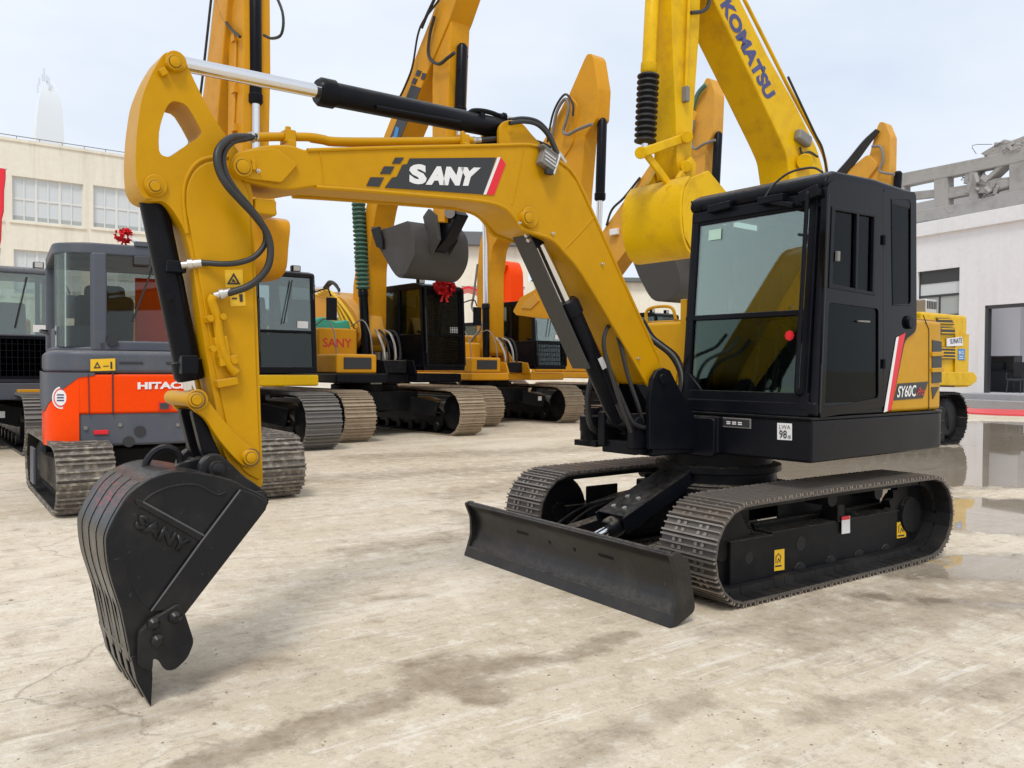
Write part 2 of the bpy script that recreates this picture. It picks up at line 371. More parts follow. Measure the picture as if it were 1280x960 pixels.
# ---- tracks
for sg in (1, -1):
    yc = sg*.764
    pts = circ(.86, .325, .275)+circ(-1.09, .333, .272)+[(.45, .578), (-.02, .608), (-.65, .602), (.72, .052), (-.95, .055), (-.4, .05), (.2, .05)]
    track_belt(hero, UX, yc, .40, pts, .101, 'shoe', True, .017, worn='worn')
    fm = MB(UX)
    yo = sg*.80; yi = sg*.62
    fm.bb(-1.10, .43, yi, sg*.79, .085, .37)
    fm.bb(.42, .82, sg*.66, sg*.805, .10, .36)
    fm.bb(-1.10, .43, sg*.60, sg*.66, .12, .40)
    fm.bb(-.30, -.22, sg*.68, sg*.80, .36, .47); fm.bb(-1.05, .12, sg*.585, sg*.60, .36, .55); fm.bb(.40, .70, sg*.585, sg*.60, .30, .50)
    fm.bb(-1.16, -1.07, sg*.66, sg*.785, .14, .52)
    fo = fm.build('track_frame', 'under_black', hero, .008)
    MB(UX).cyl((.15, sg*.786, .27), (.15, sg*.792, .27), .045).build('hole_shade_disc', 'link', fo)  # solid dark disc stands in for the shade inside a frame hole
    MB(UX).cyl((.66, sg*.80, .25), (.66, sg*.807, .25), .035).build('hole_shade_disc', 'link', fo)
    idl = MB(UX).prof((.86, sg*.70, .315), (.86, sg*.83, .315), [(0, .20), (.01, .25), (.02, .265), (.05, .265), (.065, .25), (.07, .19)], 32).build('idler_wheel', 'under_black', hero)
    MB(UX).cyl((.86, sg*.69, .315), (.86, sg*.78, .315), .07).build('hub', 'under_black', idl, .005)
    sp = []
    for k in range(42):
        a = 2*math.pi*k/42; rr = .275 if k % 2 else .235; sp.append((-1.09+rr*math.cos(a), .325+rr*math.sin(a)))
    spk = MB(UX).prism(sp, sg*.745, sg*.785).build('drive_sprocket', 'under_black', hero)
    MB(UX).prof((-1.09, sg*.66, .325), (-1.09, sg*.84, .325), [(0, .16), (.11, .16), (.12, .13), (.15, .12)], 28).build('travel_motor', 'under_black', spk)
    for xr in (-.8, -.48, -.16, .16, .48):
        MB(UX).prof((xr, sg*.66, .095), (xr, sg*.80, .095), [(0, .045), (.03, .06), (.06, .06), (.065, .045), (.10, .045), (.105, .06), (.135, .06), (.14, .05)], 16).build('track_roller', 'under_black', hero)
    for xr in (-.1, -.62): MB(UX).prof((xr, sg*.66, .53), (xr, sg*.84, .53), [(0, .05), (.18, .05)], 16).build('carrier_roller', 'under_black', hero)
# stickers on the near track frame (undercarriage frame coordinates)
def ustick(px, mt, y0, nm='warning_sticker'):
    q = W0.P(px, y0); return MB(UX).prism(q, y0-.001, y0+.003).build(nm, mt, hero)
for px, yy in (([(966, 688), (980, 686), (980, 712), (966, 714)], .793), ([(1121, 653), (1132, 651), (1132, 671), (1121, 673)], .793)):
    s_ = ustick(px, 'amber', yy); cx = sum(p[0] for p in px)/4; cy = sum(p[1] for p in px)/4
    q = [W0.up(cx+a, cy+b, 'y', yy+.004) for a, b in ((-4, 9), (4, 8), (4, 6), (-4, 7))]; mb = MB(UX); mb.sheet(q)
    mb.tube([W0.up(cx+a, cy+b, 'y', yy+.004) for a, b in ((-3, 4), (-3, -4), (0, -8), (3, -5), (2, 3), (0, -2), (-1, 4))], .003, 6)
    mb.build('pictogram', 'charcoal', s_)
s_ = ustick([(1052, 646), (1062, 644.5), (1062, 666), (1052, 667.5)], 'white', .803, 'notice_sticker'); MB(UX).prism(W0.P([(1052, 646), (1062, 644.5), (1062, 649), (1052, 650.5)], .807), .806, .808).build('red_band', 'redvinyl', s_)
# ---- car body, swing ring
cb = MB(UX)
cb.prism([(-.42, -.38), (.42, -.38), (.46, 0), (.42, .38), (-.42, .38), (-.46, 0)], .34, .56, 'z')
for sx in (1, -1):
    for sg in (1, -1): cb.beam((sx*.30, sg*.28, .43), (sx*.62, sg*.66, .29), .24, .17)
cb.build('car_body', 'under_black', hero, .012)
MB().prof((0, 0, .52), (0, 0, .80), [(0, .44), (.05, .44), (.06, .40), (.12, .40), (.13, .43), (.17, .43), (.18, .37), (.28, .37)], 48).build('swing_ring', 'under_black', hero)
# ---- dozer blade
bl = spline([(1.475, .395), (1.425, .34), (1.395, .25), (1.405, .16), (1.45, .085), (1.478, .034)], 5)
bp = bl+[(1.455, .034), (1.40, .08), (1.355, .16), (1.345, .25), (1.375, .35), (1.43, .405)]
blade = MB(UX).prism(bp, -.955, .955).build('dozer_blade', 'blade_grey', hero, .006)
MB(UX).prism([(1.482, .032), (1.462, .095), (1.452, .10), (1.470, .032)], -.975, .975).build('cutting_edge', 'blade_grey', blade, .002)
MB(UX).tube([(1.448, -.95, .395), (1.448, .95, .395)], .016, 10).build('top_rib', 'blade_grey', blade)
for sg in (1, -1):
    MB(UX).prism(fillet([(1.485, .032), (1.462, .09), (1.435, .18), (1.44, .30), (1.485, .40), (1.43, .415), (1.35, .36), (1.30, .11), (1.31, .085), (1.43, .033)], .02), sg*.953, sg*.978).build('end_plate', 'blade_grey', blade, .004)
for sg in (1, -1):
    a = MB(UX); a.beam((.30, sg*.36, .33), (1.37, sg*.40, .16), .10, .13); a.beam((1.30, sg*.40, .12), (1.38, sg*.40, .3), .14, .06); a.build('blade_arm', 'under_black', hero, .01)
a = MB(UX); a.beam((1.2, -.40, .17), (1.2, .40, .17), .07, .09); a.build('blade_cross_tube', 'under_black', hero, .01)
for y in (-.12, .12): MB(UX).beam((1.38, y, .2), (1.18, y, .26), .03, .16).build('blade_lug', 'under_black', blade, .006)
hydraulic(hero, UX @ Vector((.42, 0, .52)), UX @ Vector((1.27, 0, .24)), .06, .72, mt='under_black', name='blade_cylinder')
gp = MB(UX); gp.beam((.40, 0, .665), (1.00, 0, .415), .25, .012, (0, 0, 1)); gp.beam((.40, -.125, .61), (1.00, -.125, .36), .012, .11); gp.beam((.40, .125, .61), (1.00, .125, .36), .012, .11)
gd = gp.build('cylinder_guard', 'black', hero, .004)
gdir = (Vector((1.00, 0, .415))-Vector((.40, 0, .665))).normalized(); gn = Vector((-gdir.z, 0, gdir.x))
for t in (.44, .57):
    for y in (-.05, .05):
        p = Vector((.40, y, .665))+gdir*t+gn*.006; MB(UX).cyl(p, p+gn*.012, .016, 10).build('guard_bolt', 'zinc', gd)
for y, z in ((-.5, .30), (-.58, .33), (.5, .30)): hose(hero, [UX @ Vector(p) for p in ((.3, y*.6, .45), (.7, y, .36), (1.1, y*.85, z-.08), (1.33, y*.7, .2))], .011, 'black', 'blade_hose')
# ---- house: skirt, floor, hood
SY = .955
def arc(cx, cy, r, a0, a1, n=10): return [(cx+r*math.cos(R_(a0+(a1-a0)*i/n)), cy+r*math.sin(R_(a0+(a1-a0)*i/n))) for i in range(n+1)]
rear = [(-1.20, SY), (-1.32, .93), (-1.45, .76), (-1.56, .48), (-1.61, .2), (-1.62, 0), (-1.61, -.2), (-1.56, -.48), (-1.45, -.76), (-1.32, -.93), (-1.20, -SY)]
rear_s = spline(rear, 4)
sk = MB()
sk.prism([(.375, SY)]+rear_s+[(.375, -SY)], .79, 1.045, 'z')
sk.build('house_skirt', 'black', hero, .018, seg=3)
MB().prism([(.385, SY+.006)]+[(x*1.004, y*1.006) for x, y in rear_s]+[(.385, -SY-.006)], 1.043, 1.058, 'z').build('deck_edge', 'black', hero, .004)
# nose: step box with rounded front cover, and boom bracket
mb = MB(); mb.bb(.36, .43, -.30, .33, .795, 1.035); mb.bb(.36, .84, -.24, .155, .79, .92); nose = mb.build('nose_frame', 'black', hero, .012)
MB().prism(fillet([(-.05, .775), (.32, .775), (.32, 1.025), (-.05, 1.025)], .035), .425, .455, 'x').build('nose_cover', 'black', nose, .008)
brk = [(812, 562), (812, 500), (816, 474), (822, 463), (830, 459.5), (838, 463), (844, 475), (857, 500), (868, 518), (872, 562)]
for y0, y1 in ((.125, .16), (-.225, -.19)):
    MB().prism(H.P(brk, .16) , y0, y1).build('boom_bracket', 'black', hero, .006)
bf = H.P([(828, 474)], .16)[0]
MB().cyl((bf[0], -.24, bf[1]), (bf[0], .172, bf[1]), .032).build('boom_foot_pin', 'black', hero, .004)
mb = MB(); mb.bb(.74, .98, -.20, -.14, .84, 1.06); mb.bb(.74, .98, .06, .11, .84, 1.06); mb.bb(.60, .95, -.19, .10, .80, .88); mb.cyl((.93, -.21, 1.0), (.93, .12, 1.0), .04); mb.build('cylinder_bracket', 'black', hero, .008)
mb = MB(); mb.prof((.62, -.62, .80), (.62, -.62, 1.06), [(0, .10), (.03, .10), (.035, .085), (.09, .085), (.1, .09), (.2, .09), (.21, .06), (.26, .05)], 20); mb.bb(.36, .7, -.72, -.5, .79, .83); mb.build('filter_canister', 'black', hero)
hose(hero, [H.up(a, b, 'y', -.25) for a, b in ((740, 470), (735, 500), (738, 530), (752, 541), (775, 536))], .02, 'rubber')
# hood (yellow), cut away under the cab
hood = [(-.50, SY-.005)]+[(x+.012, y*.993) for x, y in rear_s]+[(.08, -SY+.005), (.08, -.06), (-.50, -.06)]
hd = MB(); hd.prism(hood, 1.060, 1.685, 'z'); hood_o = hd.build('engine_hood', 'yellow', hero, .03, seg=3)
MB().prism([(x*.985-.005, y*.96) for x, y in [(-.55, SY-.02)]+rear_s+[(.02, -SY+.03), (.02, -.1), (-.55, -.1)]], 1.685, 1.70, 'z').build('hood_lid', 'yellow', hood_o, .006)
MB().bb(.079, .088, -.94, -.08, 1.06, 1.22).build('hood_base_panel', 'black', hood_o)
MB().tube(spline([(.06, -.62, 1.685), (.06, -.62, 1.77), (.05, -.55, 1.80), (.04, -.40, 1.79), (.03, -.36, 1.70)], 5), .012, 8).build('grab_rail', 'yellow', hood_o)
MB().bb(.02, .08, -.28, -.22, 1.66, 1.84).build('rail_post', 'yellow', hood_o, .006)
MB().tube([(.085, -.07, 1.66), (.085, -.30, 1.30), (.085, -.33, 1.10)], .006, 6).build('panel_seam', 'yellow', hood_o)
# hood side details on the near side (plane y = SY)
Y0 = SY-.006
def hp(px, d=0): return H.P(px, Y0+d)
MB().prism(hp([(1165, 425), (1176.5, 427), (1176.5, 478), (1164.5, 479)]), Y0-.05, Y0+.004).build('vent_shade_plate', 'charcoal', hood_o)  # flush charcoal plate paints the shade inside the vent opening
for yy in (440, 460): MB().prism(hp([(1163, yy), (1177, yy-.5), (1177, yy+5), (1163, yy+5.5)]), Y0-.02, Y0+.016).build('vent_slat', 'yellow', hood_o, .004)
MB().prism(hp([(1164, 484), (1173.5, 483.5), (1165.5, 499)]), Y0-.02, Y0+.004).build('vent_corner', 'charcoal', hood_o)
MB().tube([H.up(a, b, 'y', Y0+.001) for a, b in ((1154, 394), (1161, 412), (1161, 514))], .004, 6).build('door_seam', 'charcoal', hood_o)
pl = decal(H, [(1122, 479.5), (1160, 477), (1153.5, 497.5), (1117, 500.5)], 'charcoal', hood_o, Y0+.002, 'model_plate')
text('SY60C', 'white', hood_o, qpx(H, [(1121, 497), (1144.5, 495.5), (1145.5, 481), (1123.5, 482.5)], Y0+.007), bold=.02)
text('Pro', 'redvinyl', hood_o, qpx(H, [(1145.5, 495), (1155, 494), (1157.5, 484.5), (1147.5, 485)], Y0+.007), bold=.0, shear=.3)
# ---- cab
YC = .96; YR = -.06
XB, XT, ZB, ZT = .345, .235, 1.06, 2.44
def xf_(z): return XB+(XT-XB)*(z-ZB)/(ZT-ZB)
roofp = [(.24, 2.40), (.265, 2.44), (.245, 2.49), (.17, 2.525), (-.3, 2.545), (-.78, 2.535), (-.85, 2.50), (-.87, 2.40)]
cab = MB()
cab.prism(roofp, YR, YC)                                                       # roof
cab.prism([(YR, ZB), (YC, ZB), (YC, ZB+.09), (YR, ZB+.09)], -.5, XB, 'x')        # sill
cab.prism([(xf_(1.06), 1.06), (xf_(2.42), 2.42), (xf_(2.42)-.10, 2.42), (xf_(1.06)-.10, 1.06)], YC-.055, YC-.002)   # left front pillar
cab.prism([(xf_(1.06), 1.06), (xf_(2.42), 2.42), (xf_(2.42)-.08, 2.42), (xf_(1.06)-.08, 1.06)], YR+.002, YR+.05)
cab.prism([(xf_(2.30), 2.30), (xf_(2.42), 2.42), (.0, 2.42), (.0, 2.36)], YR+.01, YC-.01)
cab.bb(-.87, -.80, YR+.002, YC-.002, 1.60, 2.45)                                   # rear frame
cab.bb(-.80, -.5, YR+.002, YR+.05, 1.06, 2.42)
cabo = cab.build('cab', 'black', hero, .022, seg=3)
# near side: rear quarter panel, door
q = fillet(H.P([(1104.5, 237), (1145, 240), (1145.5, 414), (1131, 425), (1113.5, 514), (1104.5, 508)], YC), [0, .05, .05, .04, 0, 0])
qw = fillet(H.P([(1114, 249), (1138, 250), (1138, 381), (1115, 382)], YC), .04)
qp = MB().prism(q, YC-.03, YC+.003, holes=[qw]).build('quarter_panel', 'gloss_black', cabo, .008)
MB().prism(fillet(H.P([(1112, 246.5), (1140, 248), (1140, 384), (1113, 384.5)], YC), .04), YC-.012, YC-.006).build('quarter_window', 'dark_glass', qp)
MB().tube([v for v in (H.up(a, b, 'y', YC+.002) for a, b in ((1114, 249), (1114.5, 315), (1115.5, 381.5), (1138, 380.5)))], .006, 8).build('window_trim', 'black', qp)
h_ = H.up(1135, 403, 'y', YC)
MB().cyl(h_, h_+Vector((0, .03, 0)), .045, 20).build('filler_cap', 'black', qp, .008)
do = fillet(H.P([(1033, 229), (1046, 224), (1103, 236), (1103.5, 508), (1024, 522.5)], YC), [.06, .06, .0, 0, .02])
dw = fillet(H.P([(1040, 260), (1092.5, 269.5), (1090.5, 368), (1036, 358)], YC), .015)
dl = fillet(H.P([(1035, 378), (1097, 386), (1097, 497), (1030, 510)], YC), .03)
door = MB().prism(do, YC-.03, YC+.006, holes=[dw, dl]).build('door', 'gloss_black', cabo, .008)
MB().prism(H.P([(1034, 376), (1098, 384), (1098, 499), (1029, 512)], YC), YC-.010, YC-.004).build('lower_pane', 'dark_glass', door)
dwf = MB(); P4 = [(1038, 258), (1094, 268), (1092, 370), (1034, 360)]; P5 = [(1042, 263), (1090.5, 271.5), (1088.5, 365), (1038.5, 355)]
dwf.prism(H.P(P4, YC), YC-.02, YC+.012, holes=[H.P(P5, YC)])
dwf.prism(H.P([(1069, 266), (1072, 266.6), (1070, 363), (1067, 362.4)], YC), YC-.015, YC+.012)
sw = dwf.build('sliding_window', 'black', door, .004)
MB().prism(H.P([(1041, 262), (1091, 270.5), (1089, 366), (1037.5, 356)], YC), YC-.012, YC-.007).build('pane', 'dark_glass', sw)
MB().prism(H.P([(1044, 314), (1047, 314.5), (1046.5, 327), (1043.5, 326.5)], YC), YC, YC+.02).build('latch', 'greyhose', sw, .003)
MB().prism(H.P([(1071, 400.5), (1085, 401), (1085, 403.5), (1071, 402.5)], YC), YC, YC+.016).build('door_handle', 'greyhose', door, .003)
dg = MB()
for a, b in (((1036, 243), (1025, 516)), ((1104, 240), (1104.5, 506))): dg.tube([H.up(*a, 'y', YC+.004), H.up(*b, 'y', YC+.004)], .006, 6)
dg.build('door_seal', 'rubber', door)
for yy in (300, 455): MB().cyl(H.up(1105, yy, 'y', YC+.012)-Vector((0, 0, .03)), H.up(1105, yy, 'y', YC+.012)+Vector((0, 0, .03)), .012, 10).build('hinge', 'black', door)
# red and white stripe on the rear edge of the cab
st = MB().prism(H.P([(1131.5, 416), (1129, 428), (1113.5, 512), (1108, 514.5), (1122.5, 421)], YC+.004), YC+.003, YC+.007).build('stripe', 'redvinyl', cabo)
MB().prism(H.P([(1120.5, 422), (1123.5, 420.3), (1109, 514), (1105, 515.5)], YC+.008), YC+.0065, YC+.0085).build('white_edge', 'white', st)
# front: windscreen in two panes with a bar, corner fairing below
def fx(yf, z): return (xf_(z), YR+(YC-YR)*yf, z)
def frontquad(mb, y0, y1, z0, z1, d0, d1):
    mb.prism([(xf_(z0)+d0, z0), (xf_(z1)+d0, z1), (xf_(z1)+d1, z1), (xf_(z0)+d1, z0)], y0, y1)
cf = MB()
frontquad(cf, YR+.01, YC-.06, 1.665, 1.70, -.035, .004)                         # bar
frontquad(cf, YR+.03, YR+.075, 1.1, 2.36, -.04, .006); frontquad(cf, YC-.115, YC-.06, 1.1, 2.36, -.04, .006)
frontquad(cf, YR+.02, YC-.06, 2.33, 2.40, -.04, .012); frontquad(cf, YR+.02, YC-.05, 1.06, 1.20, -.05, .002)
cf.prism([(YR+.05, 1.18), (YR+.05, 1.33), (YR+.2, 1.18)], XB-.06, XB-.012, 'x'); cf.prism([(YC-.1, 1.18), (YC-.1, 1.25), (YC-.17, 1.18)], XB-.06, XB-.012, 'x')
cfo = cf.build('windscreen_frame', 'black', cabo, .006)
g = MB(); frontquad(g, YR+.07, YC-.11, 1.695, 2.34, -.014, -.008); g.build('upper_windscreen', 'glass', cabo)
g = MB(); frontquad(g, YR+.07, YC-.11, 1.19, 1.67, -.020, -.014); g.build('lower_windscreen', 'lower_glass', cabo)
g = MB(); g.bb(-.845, -.835, YR+.06, YC-.06, 1.72, 2.38); g.build('rear_window', 'clear', cabo)
g = MB(); g.bb(-.5, .2, YR+.02, YR+.026, 1.30, 2.36); g.build('right_window', 'clear', cabo)
tr_ = MB(); tr_.bb(-.5, .26, YR+.005, YR+.045, 1.06, 1.30); tr_.bb(-.18, -.13, YR+.005, YR+.045, 1.3, 2.4); tr_.build('right_panel', 'black', cabo, .006)
# hand rail, wiper, lamps, cable
MB().tube(spline([fx(.90, 2.42), (xf_(2.40)+.05, YC-.10, 2.395), (xf_(2.3)+.055, YC-.10, 2.30), (xf_(1.8)+.055, YC-.10, 1.8), (xf_(1.3)+.055, YC-.10, 1.3), (xf_(1.22)+.05, YC-.10, 1.21), fx(.90, 1.19)], 5), .013, 10).build('hand_rail', 'black', cabo)
wp_ = MB(); wp_.bb(.24, .31, .52, .70, 2.37, 2.415); wp_.beam((.285, .60, 2.38), (.30, .77, 2.33), .03, .03); wp_.build('wiper_motor', 'black', cabo, .006)
MB().beam((.275, .12, 2.40), (.275, .30, 2.41), .045, .05).build('work_lamp', 'black', cabo, .008); MB().beam((.27, .80, 2.37), (.275, .93, 2.40), .05, .07).build('work_lamp', 'black', cabo, .008)
hose(cabo, [(.27, .55, 2.42), (.24, .60, 2.50), (.22, .70, 2.555), (.2, .83, 2.56), (.2, .90, 2.52)], .007, 'rubber', 'lamp_cable')
MB().tube([(.24, .03, 2.40), (.30, .02, 2.43), (.31, .0, 2.47)], .006, 6).build('mirror_stay', 'black', cabo)
sv = MB(); frontquad(sv, .10, .30, 2.30, 2.34, -.03, -.02); sv.build('sun_visor', 'inner', cabo)
MB().prism([(xf_(2.2)-.005, 2.20), (xf_(2.27)-.005, 2.27), (xf_(2.27)-.002, 2.27), (xf_(2.2)-.002, 2.20)], .10, .20).build('inspection_sticker', 'lime', cabo)
c0 = Vector(fx(.80, 1.545)); c0.x -= .006
mb = MB()
for k in range(8):
    a = 2*math.pi*k/8; mb.cyl(c0+Vector((0, math.cos(a)*.017, math.sin(a)*.017)), c0+Vector((.006, math.cos(a)*.017, math.sin(a)*.017)), .014, 8)
mb.cyl(c0, c0+Vector((.009, 0, 0)), .02, 12); mb.build('red_flower_sticker', 'redvinyl', cabo)
# inside the cab
it = MB(); it.bb(-.55, .30, YR+.06, YC-.06, 1.08, 1.14); it.build('cab_floor', 'inner', cabo)
se = MB(); se.bb(-.55, -.12, .22, .70, 1.36, 1.48); se.beam((-.50, .46, 1.45), (-.66, .46, 1.98), .46, .12); se.beam((-.66, .46, 2.0), (-.70, .46, 2.18), .26, .09); se.bb(-.5, -.18, .28, .64, 1.14, 1.36); se.build('seat', 'seat', cabo, .04, seg=3)
for y0_, y1_, y in ((.06, .20, .13), (.72, .84, .78)):
    co_ = MB().bb(-.42, .02, y0_, y1_, 1.14, 1.56).build('console', 'inner', cabo, .012)
    MB().tube([(-.02, y, 1.55), (.02, y, 1.74)], .012, 8).build('joystick', 'inner', co_); MB().prof((.02, y, 1.72), (.03, y, 1.82), [(0, .018), (.04, .028), (.1, .02)], 10).build('grip', 'greyhose', co_)
for y in (.38, .52): MB().tube([(.20, y, 1.14), (.10, y, 1.30), (.06, y, 1.62)], .011, 8).build('travel_lever', 'greyhose', cabo)
mo_ = MB().box((.16, .10, 1.66), (.05, .20, .15)).build('monitor', 'inner', cabo, .01); MB().box((.133, .10, 1.66), (.004, .17, .12)).build('screen', 'charcoal', mo_); MB().tube([(.16, .10, 1.14), (.16, .10, 1.6)], .015, 8).build('monitor_stand', 'inner', mo_)
MB().bb(.05, .25, .62, .84, 1.14, 1.23).build('floor_tray', 'amber', cabo, .01)
# skirt plates
p_ = [(H.up(a, b, 'x', .379)) for a, b in ((896, 533), (939, 536), (939, 523.5), (896, 521))]
plq = MB().sheet(p_).build('rating_plate', 'greyhose', hero); mb = MB().sheet([p+Vector((.002, 0, 0)) for p in (H.up(a, b, 'x', .379) for a, b in ((898, 531.5), (937, 534.5), (937, 525), (898, 522.5)))]).build('plate_face', 'charcoal', plq)
pts = [H.up(a, b, 'x', .383) for a, b in ((907, 530.5), (928, 532), (928, 527), (907, 525.5))]; mb = MB()
for i in range(3):
    for j in range(2):
        t0, t1 = .05+i*.34, .05+i*.34+.24; b0, b1 = .12+j*.45, .4+j*.45
        lerp = lambda a, b: (pts[0]*(1-a)+pts[1]*a)*(1-b)+(pts[3]*(1-a)+pts[2]*a)*b
        mb.sheet([lerp(t0, b0), lerp(t1, b0), lerp(t1, b1), lerp(t0, b1)])
mb.build('plate_print', 'white', plq)
stq = [H.up(a, b, 'x', .380) for a, b in ((971.5, 549.5), (990, 550.5), (990, 529.5), (971.5, 528.5))]
stk = MB().sheet(stq).build('noise_sticker', 'white', hero)
text('98', 'charcoal', stk, [H.up(a, b, 'x', .383) for a, b in ((974, 547.5), (983.5, 548), (983.5, 538), (974, 537.5))], bold=.01)
text('dB', 'charcoal', stk, [H.up(a, b, 'x', .383) for a, b in ((984.5, 548), (988.5, 548.3), (988.5, 544), (984.5, 543.7))])
text('LWA', 'greyhose', stk, [H.up(a, b, 'x', .383) for a, b in ((974, 536), (988, 536.6), (988, 531.5), (974, 531))])

# ---- boom
BY0, BY1 = -.16, .10
boom_px = [(290, 195), (316, 184), (343, 180), (366, 181), (382, 187.5), (500, 184), (613, 181.5), (662, 180.5), (680, 187), (700, 202), (720, 222), (752, 291), (784, 362), (827, 455), (827, 470), (812, 484), (770, 412), (728, 342), (705, 314), (690, 299), (668, 291), (652, 285), (644, 273), (630, 259), (602, 251), (529, 244), (444, 237), (395, 233), (361, 239), (312, 228), (292, 220), (284, 208)]
bpf = fillet(H.P(boom_px, BY1), .05, 3)
boom = MB().prism(bpf, BY0, BY1).build('boom', 'yellow', hero, .012, seg=3)
low = H.P([(395, 234), (444, 237.5), (529, 244.5), (602, 251.5), (630, 259.5), (644, 273.5), (652, 285.5), (668, 291.5), (690, 299.5), (705, 314.5), (728, 342.5), (770, 412.5), (810, 482)], BY1)
up_ = H.P([(384, 188), (500, 184.5), (613, 182), (662, 181), (680, 187.5), (700, 202.5), (720, 222.5), (752, 291.5), (784, 362.5), (824, 450)], BY1)
mb = MB()
for y in (BY1, BY0): mb.tube([(a, y, b) for a, b in spline(low, 3)], .011, 8); mb.tube([(a, y, b) for a, b in spline(up_, 3)], .010, 8)
mb.build('weld_flange', 'yellow', boom)
ep = fillet(H.P([(284, 207), (291, 192), (316, 188), (343, 186), (371, 206), (350, 229.5), (312, 225), (292, 220)], BY1), [.05, .05, .02, .02, .01, .01, .02, .05])
for y0, y1 in ((BY1-.002, BY1+.022), (BY0-.022, BY0+.002)): MB().prism(ep, y0, y1).build('boom_end_plate', 'yellow', boom, .005)
def grease(parent, px, r_px, y): c = H.up(*px, 'y', y); r = r_px*H.sc(*px, y); MB().cyl(c-Vector((0, .001, 0)), c+Vector((0, .0025, 0)), r, 28).build('grease_ring', 'grime', parent)
def pin(parent, px, r_px, y0, y1, mt='yellow', ring=True, name='pin'):
    c = H.up(*px, 'y', y1); r = r_px*H.sc(*px, y1); o = MB().prof((c.x, y0, c.z), (c.x, y1, c.z), [(0, r), (y1-y0-.004, r), (y1-y0, r*.94)], 28).build(name, mt, parent)
    if ring:
        MB().cyl((c.x, y1-.002, c.z), (c.x, y1+.002, c.z), r*.74, 24).build('pin_groove', 'charcoal', o)
        MB().prof((c.x, y1-.002, c.z), (c.x, y1+.007, c.z), [(0, r*.68), (.007, r*.68), (.009, r*.6)], 24).build('pin_cap', mt, o)
    return o
pin(boom, (304, 208.5), 12.5, BY0-.04, BY1+.035)
MB().beam(H.up(316, 200, 'y', BY1+.03), H.up(317, 213, 'y', BY1+.03), .025, .016).build('pin_keeper', 'yellow', boom, .004)
pin(boom, (661, 272), 9.5, BY1-.05, BY1+.03)
MB().cyl(H.up(661, 272, 'y', BY1), H.up(661, 272, 'y', BY1)+Vector((0, .018, 0)), 13*H.sc(661, 272, BY1), 28).build('pin_boss', 'yellow', boom, .006)
for a, b in (((400, 188), (404, 234)), ((655, 182), (640, 256)), ((742, 272), (705, 312))):
    MB().tube([H.up(*a, 'y', BY1+.001), H.up((a[0]+b[0])/2+1, (a[1]+b[1])/2, 'y', BY1+.001), H.up(*b, 'y', BY1+.001)], .0035, 6).build('weld_bead', 'yellow', boom)
for px in ((322, 214), (648, 279), (690, 292), (797, 448), (752, 330)): MB().prof(H.up(*px, 'y', BY1+.02 if px[0] < 330 else BY1), H.up(*px, 'y', BY1+.02 if px[0] < 330 else BY1)+Vector((0, .022, 0)), [(0, .009), (.01, .009), (.011, .005), (.022, .005)], 8).build('grease_nipple', 'zinc', boom)
# logo
Yd = BY1+.002
decal(H, [(512, 198), (620, 197), (604, 243), (481, 234.5), (490, 222), (496, 221), (503, 206), (509, 205)], 'charcoal', boom, Yd, 'logo_panel')
decal(H, [(622, 196.6), (625.5, 196.4), (607.5, 243.2), (604, 243)], 'white', boom, Yd+.001, 'logo_white_bar')
decal(H, [(625.5, 196.4), (632, 205), (617.5, 243.8), (607.5, 243.2)], 'redvinyl', boom, Yd+.001, 'logo_red_bar')
for q in ([(494, 197), (505, 197), (500, 204.5), (490, 204.5)], [(480, 208), (493, 208), (488, 217.5), (475, 217.3)], [(463, 221.5), (480, 221.8), (474, 233.5), (458, 232.3)]): decal(H, q, 'charcoal', boom, Yd, 'logo_square')
text('S', 'white', boom, qpx(H, [(511.5, 229.5), (533.5, 231), (533, 205), (511.5, 205.5)], Yd+.004), bold=.06)
text('ANY', 'white', boom, qpx(H, [(532, 230.8), (594, 232.5), (601, 209.5), (535.5, 207.5)], Yd+.004), bold=.085)
# boom top pipe, hoses, lamp
bpipe = [(322, 171.5), (340, 171), (362, 171), (388, 171.5), (404, 174), (418, 176.5), (470, 177), (520, 176.5), (576, 175.5), (590, 175.5)]
pp = MB().tube(spline([H.up(a, b, 'y', .02) for a, b in bpipe], 4), .020, 10).build('boom_pipe', 'yellow', boom)
MB().tube(spline([H.up(a, b+2, 'y', -.08) for a, b in bpipe[3:]], 4), .018, 10).build('boom_pipe', 'yellow', boom)
for px in ((360, 172), (578, 176)):
    mb = MB(); c = H.up(*px, 'y', .02); mb.box(c, (.05, .07, .06)); mb.cyl(c+Vector((0, 0, .02)), c+Vector((0, 0, .05)), .014, 8); mb.box(c-Vector((0, .0, .045)), (.04, .10, .05))
    mb.build('pipe_clamp', 'yellow', pp, .006)
MB().prof(H.up(588, 175.5, 'y', .02), H.up(602, 175, 'y', .02), [(0, .019), (.03, .019), (.035, .015), (.066, .015)], 10).build('hose_fitting', 'zinc', pp)
hose(boom, [H.up(a, b, 'y', .02) for a, b in ((600, 175), (625, 173), (650, 174), (672, 178), (690, 187), (700, 198))], .014)
hose(boom, [H.up(a, b, 'y', -.06) for a, b in ((575, 181), (610, 179), (640, 177), (665, 181), (690, 192))], .012)
c = H.up(684, 200, 'y', BY1+.03)
lp = MB(); rt = Matrix.Rotation(R_(-22), 3, 'Y'); lp.box(c, (.105, .05, .095), rt); lp.box(c+Vector((-.0, 0, .05)), (.12, .06, .012), rt); lamp = lp.build('boom_lamp', 'greyhose', boom, .008)
lp = MB()
for dz in (-.02, 0, .02): lp.box(c+Vector((.0, .026, dz)), (.085, .006, .010), rt)
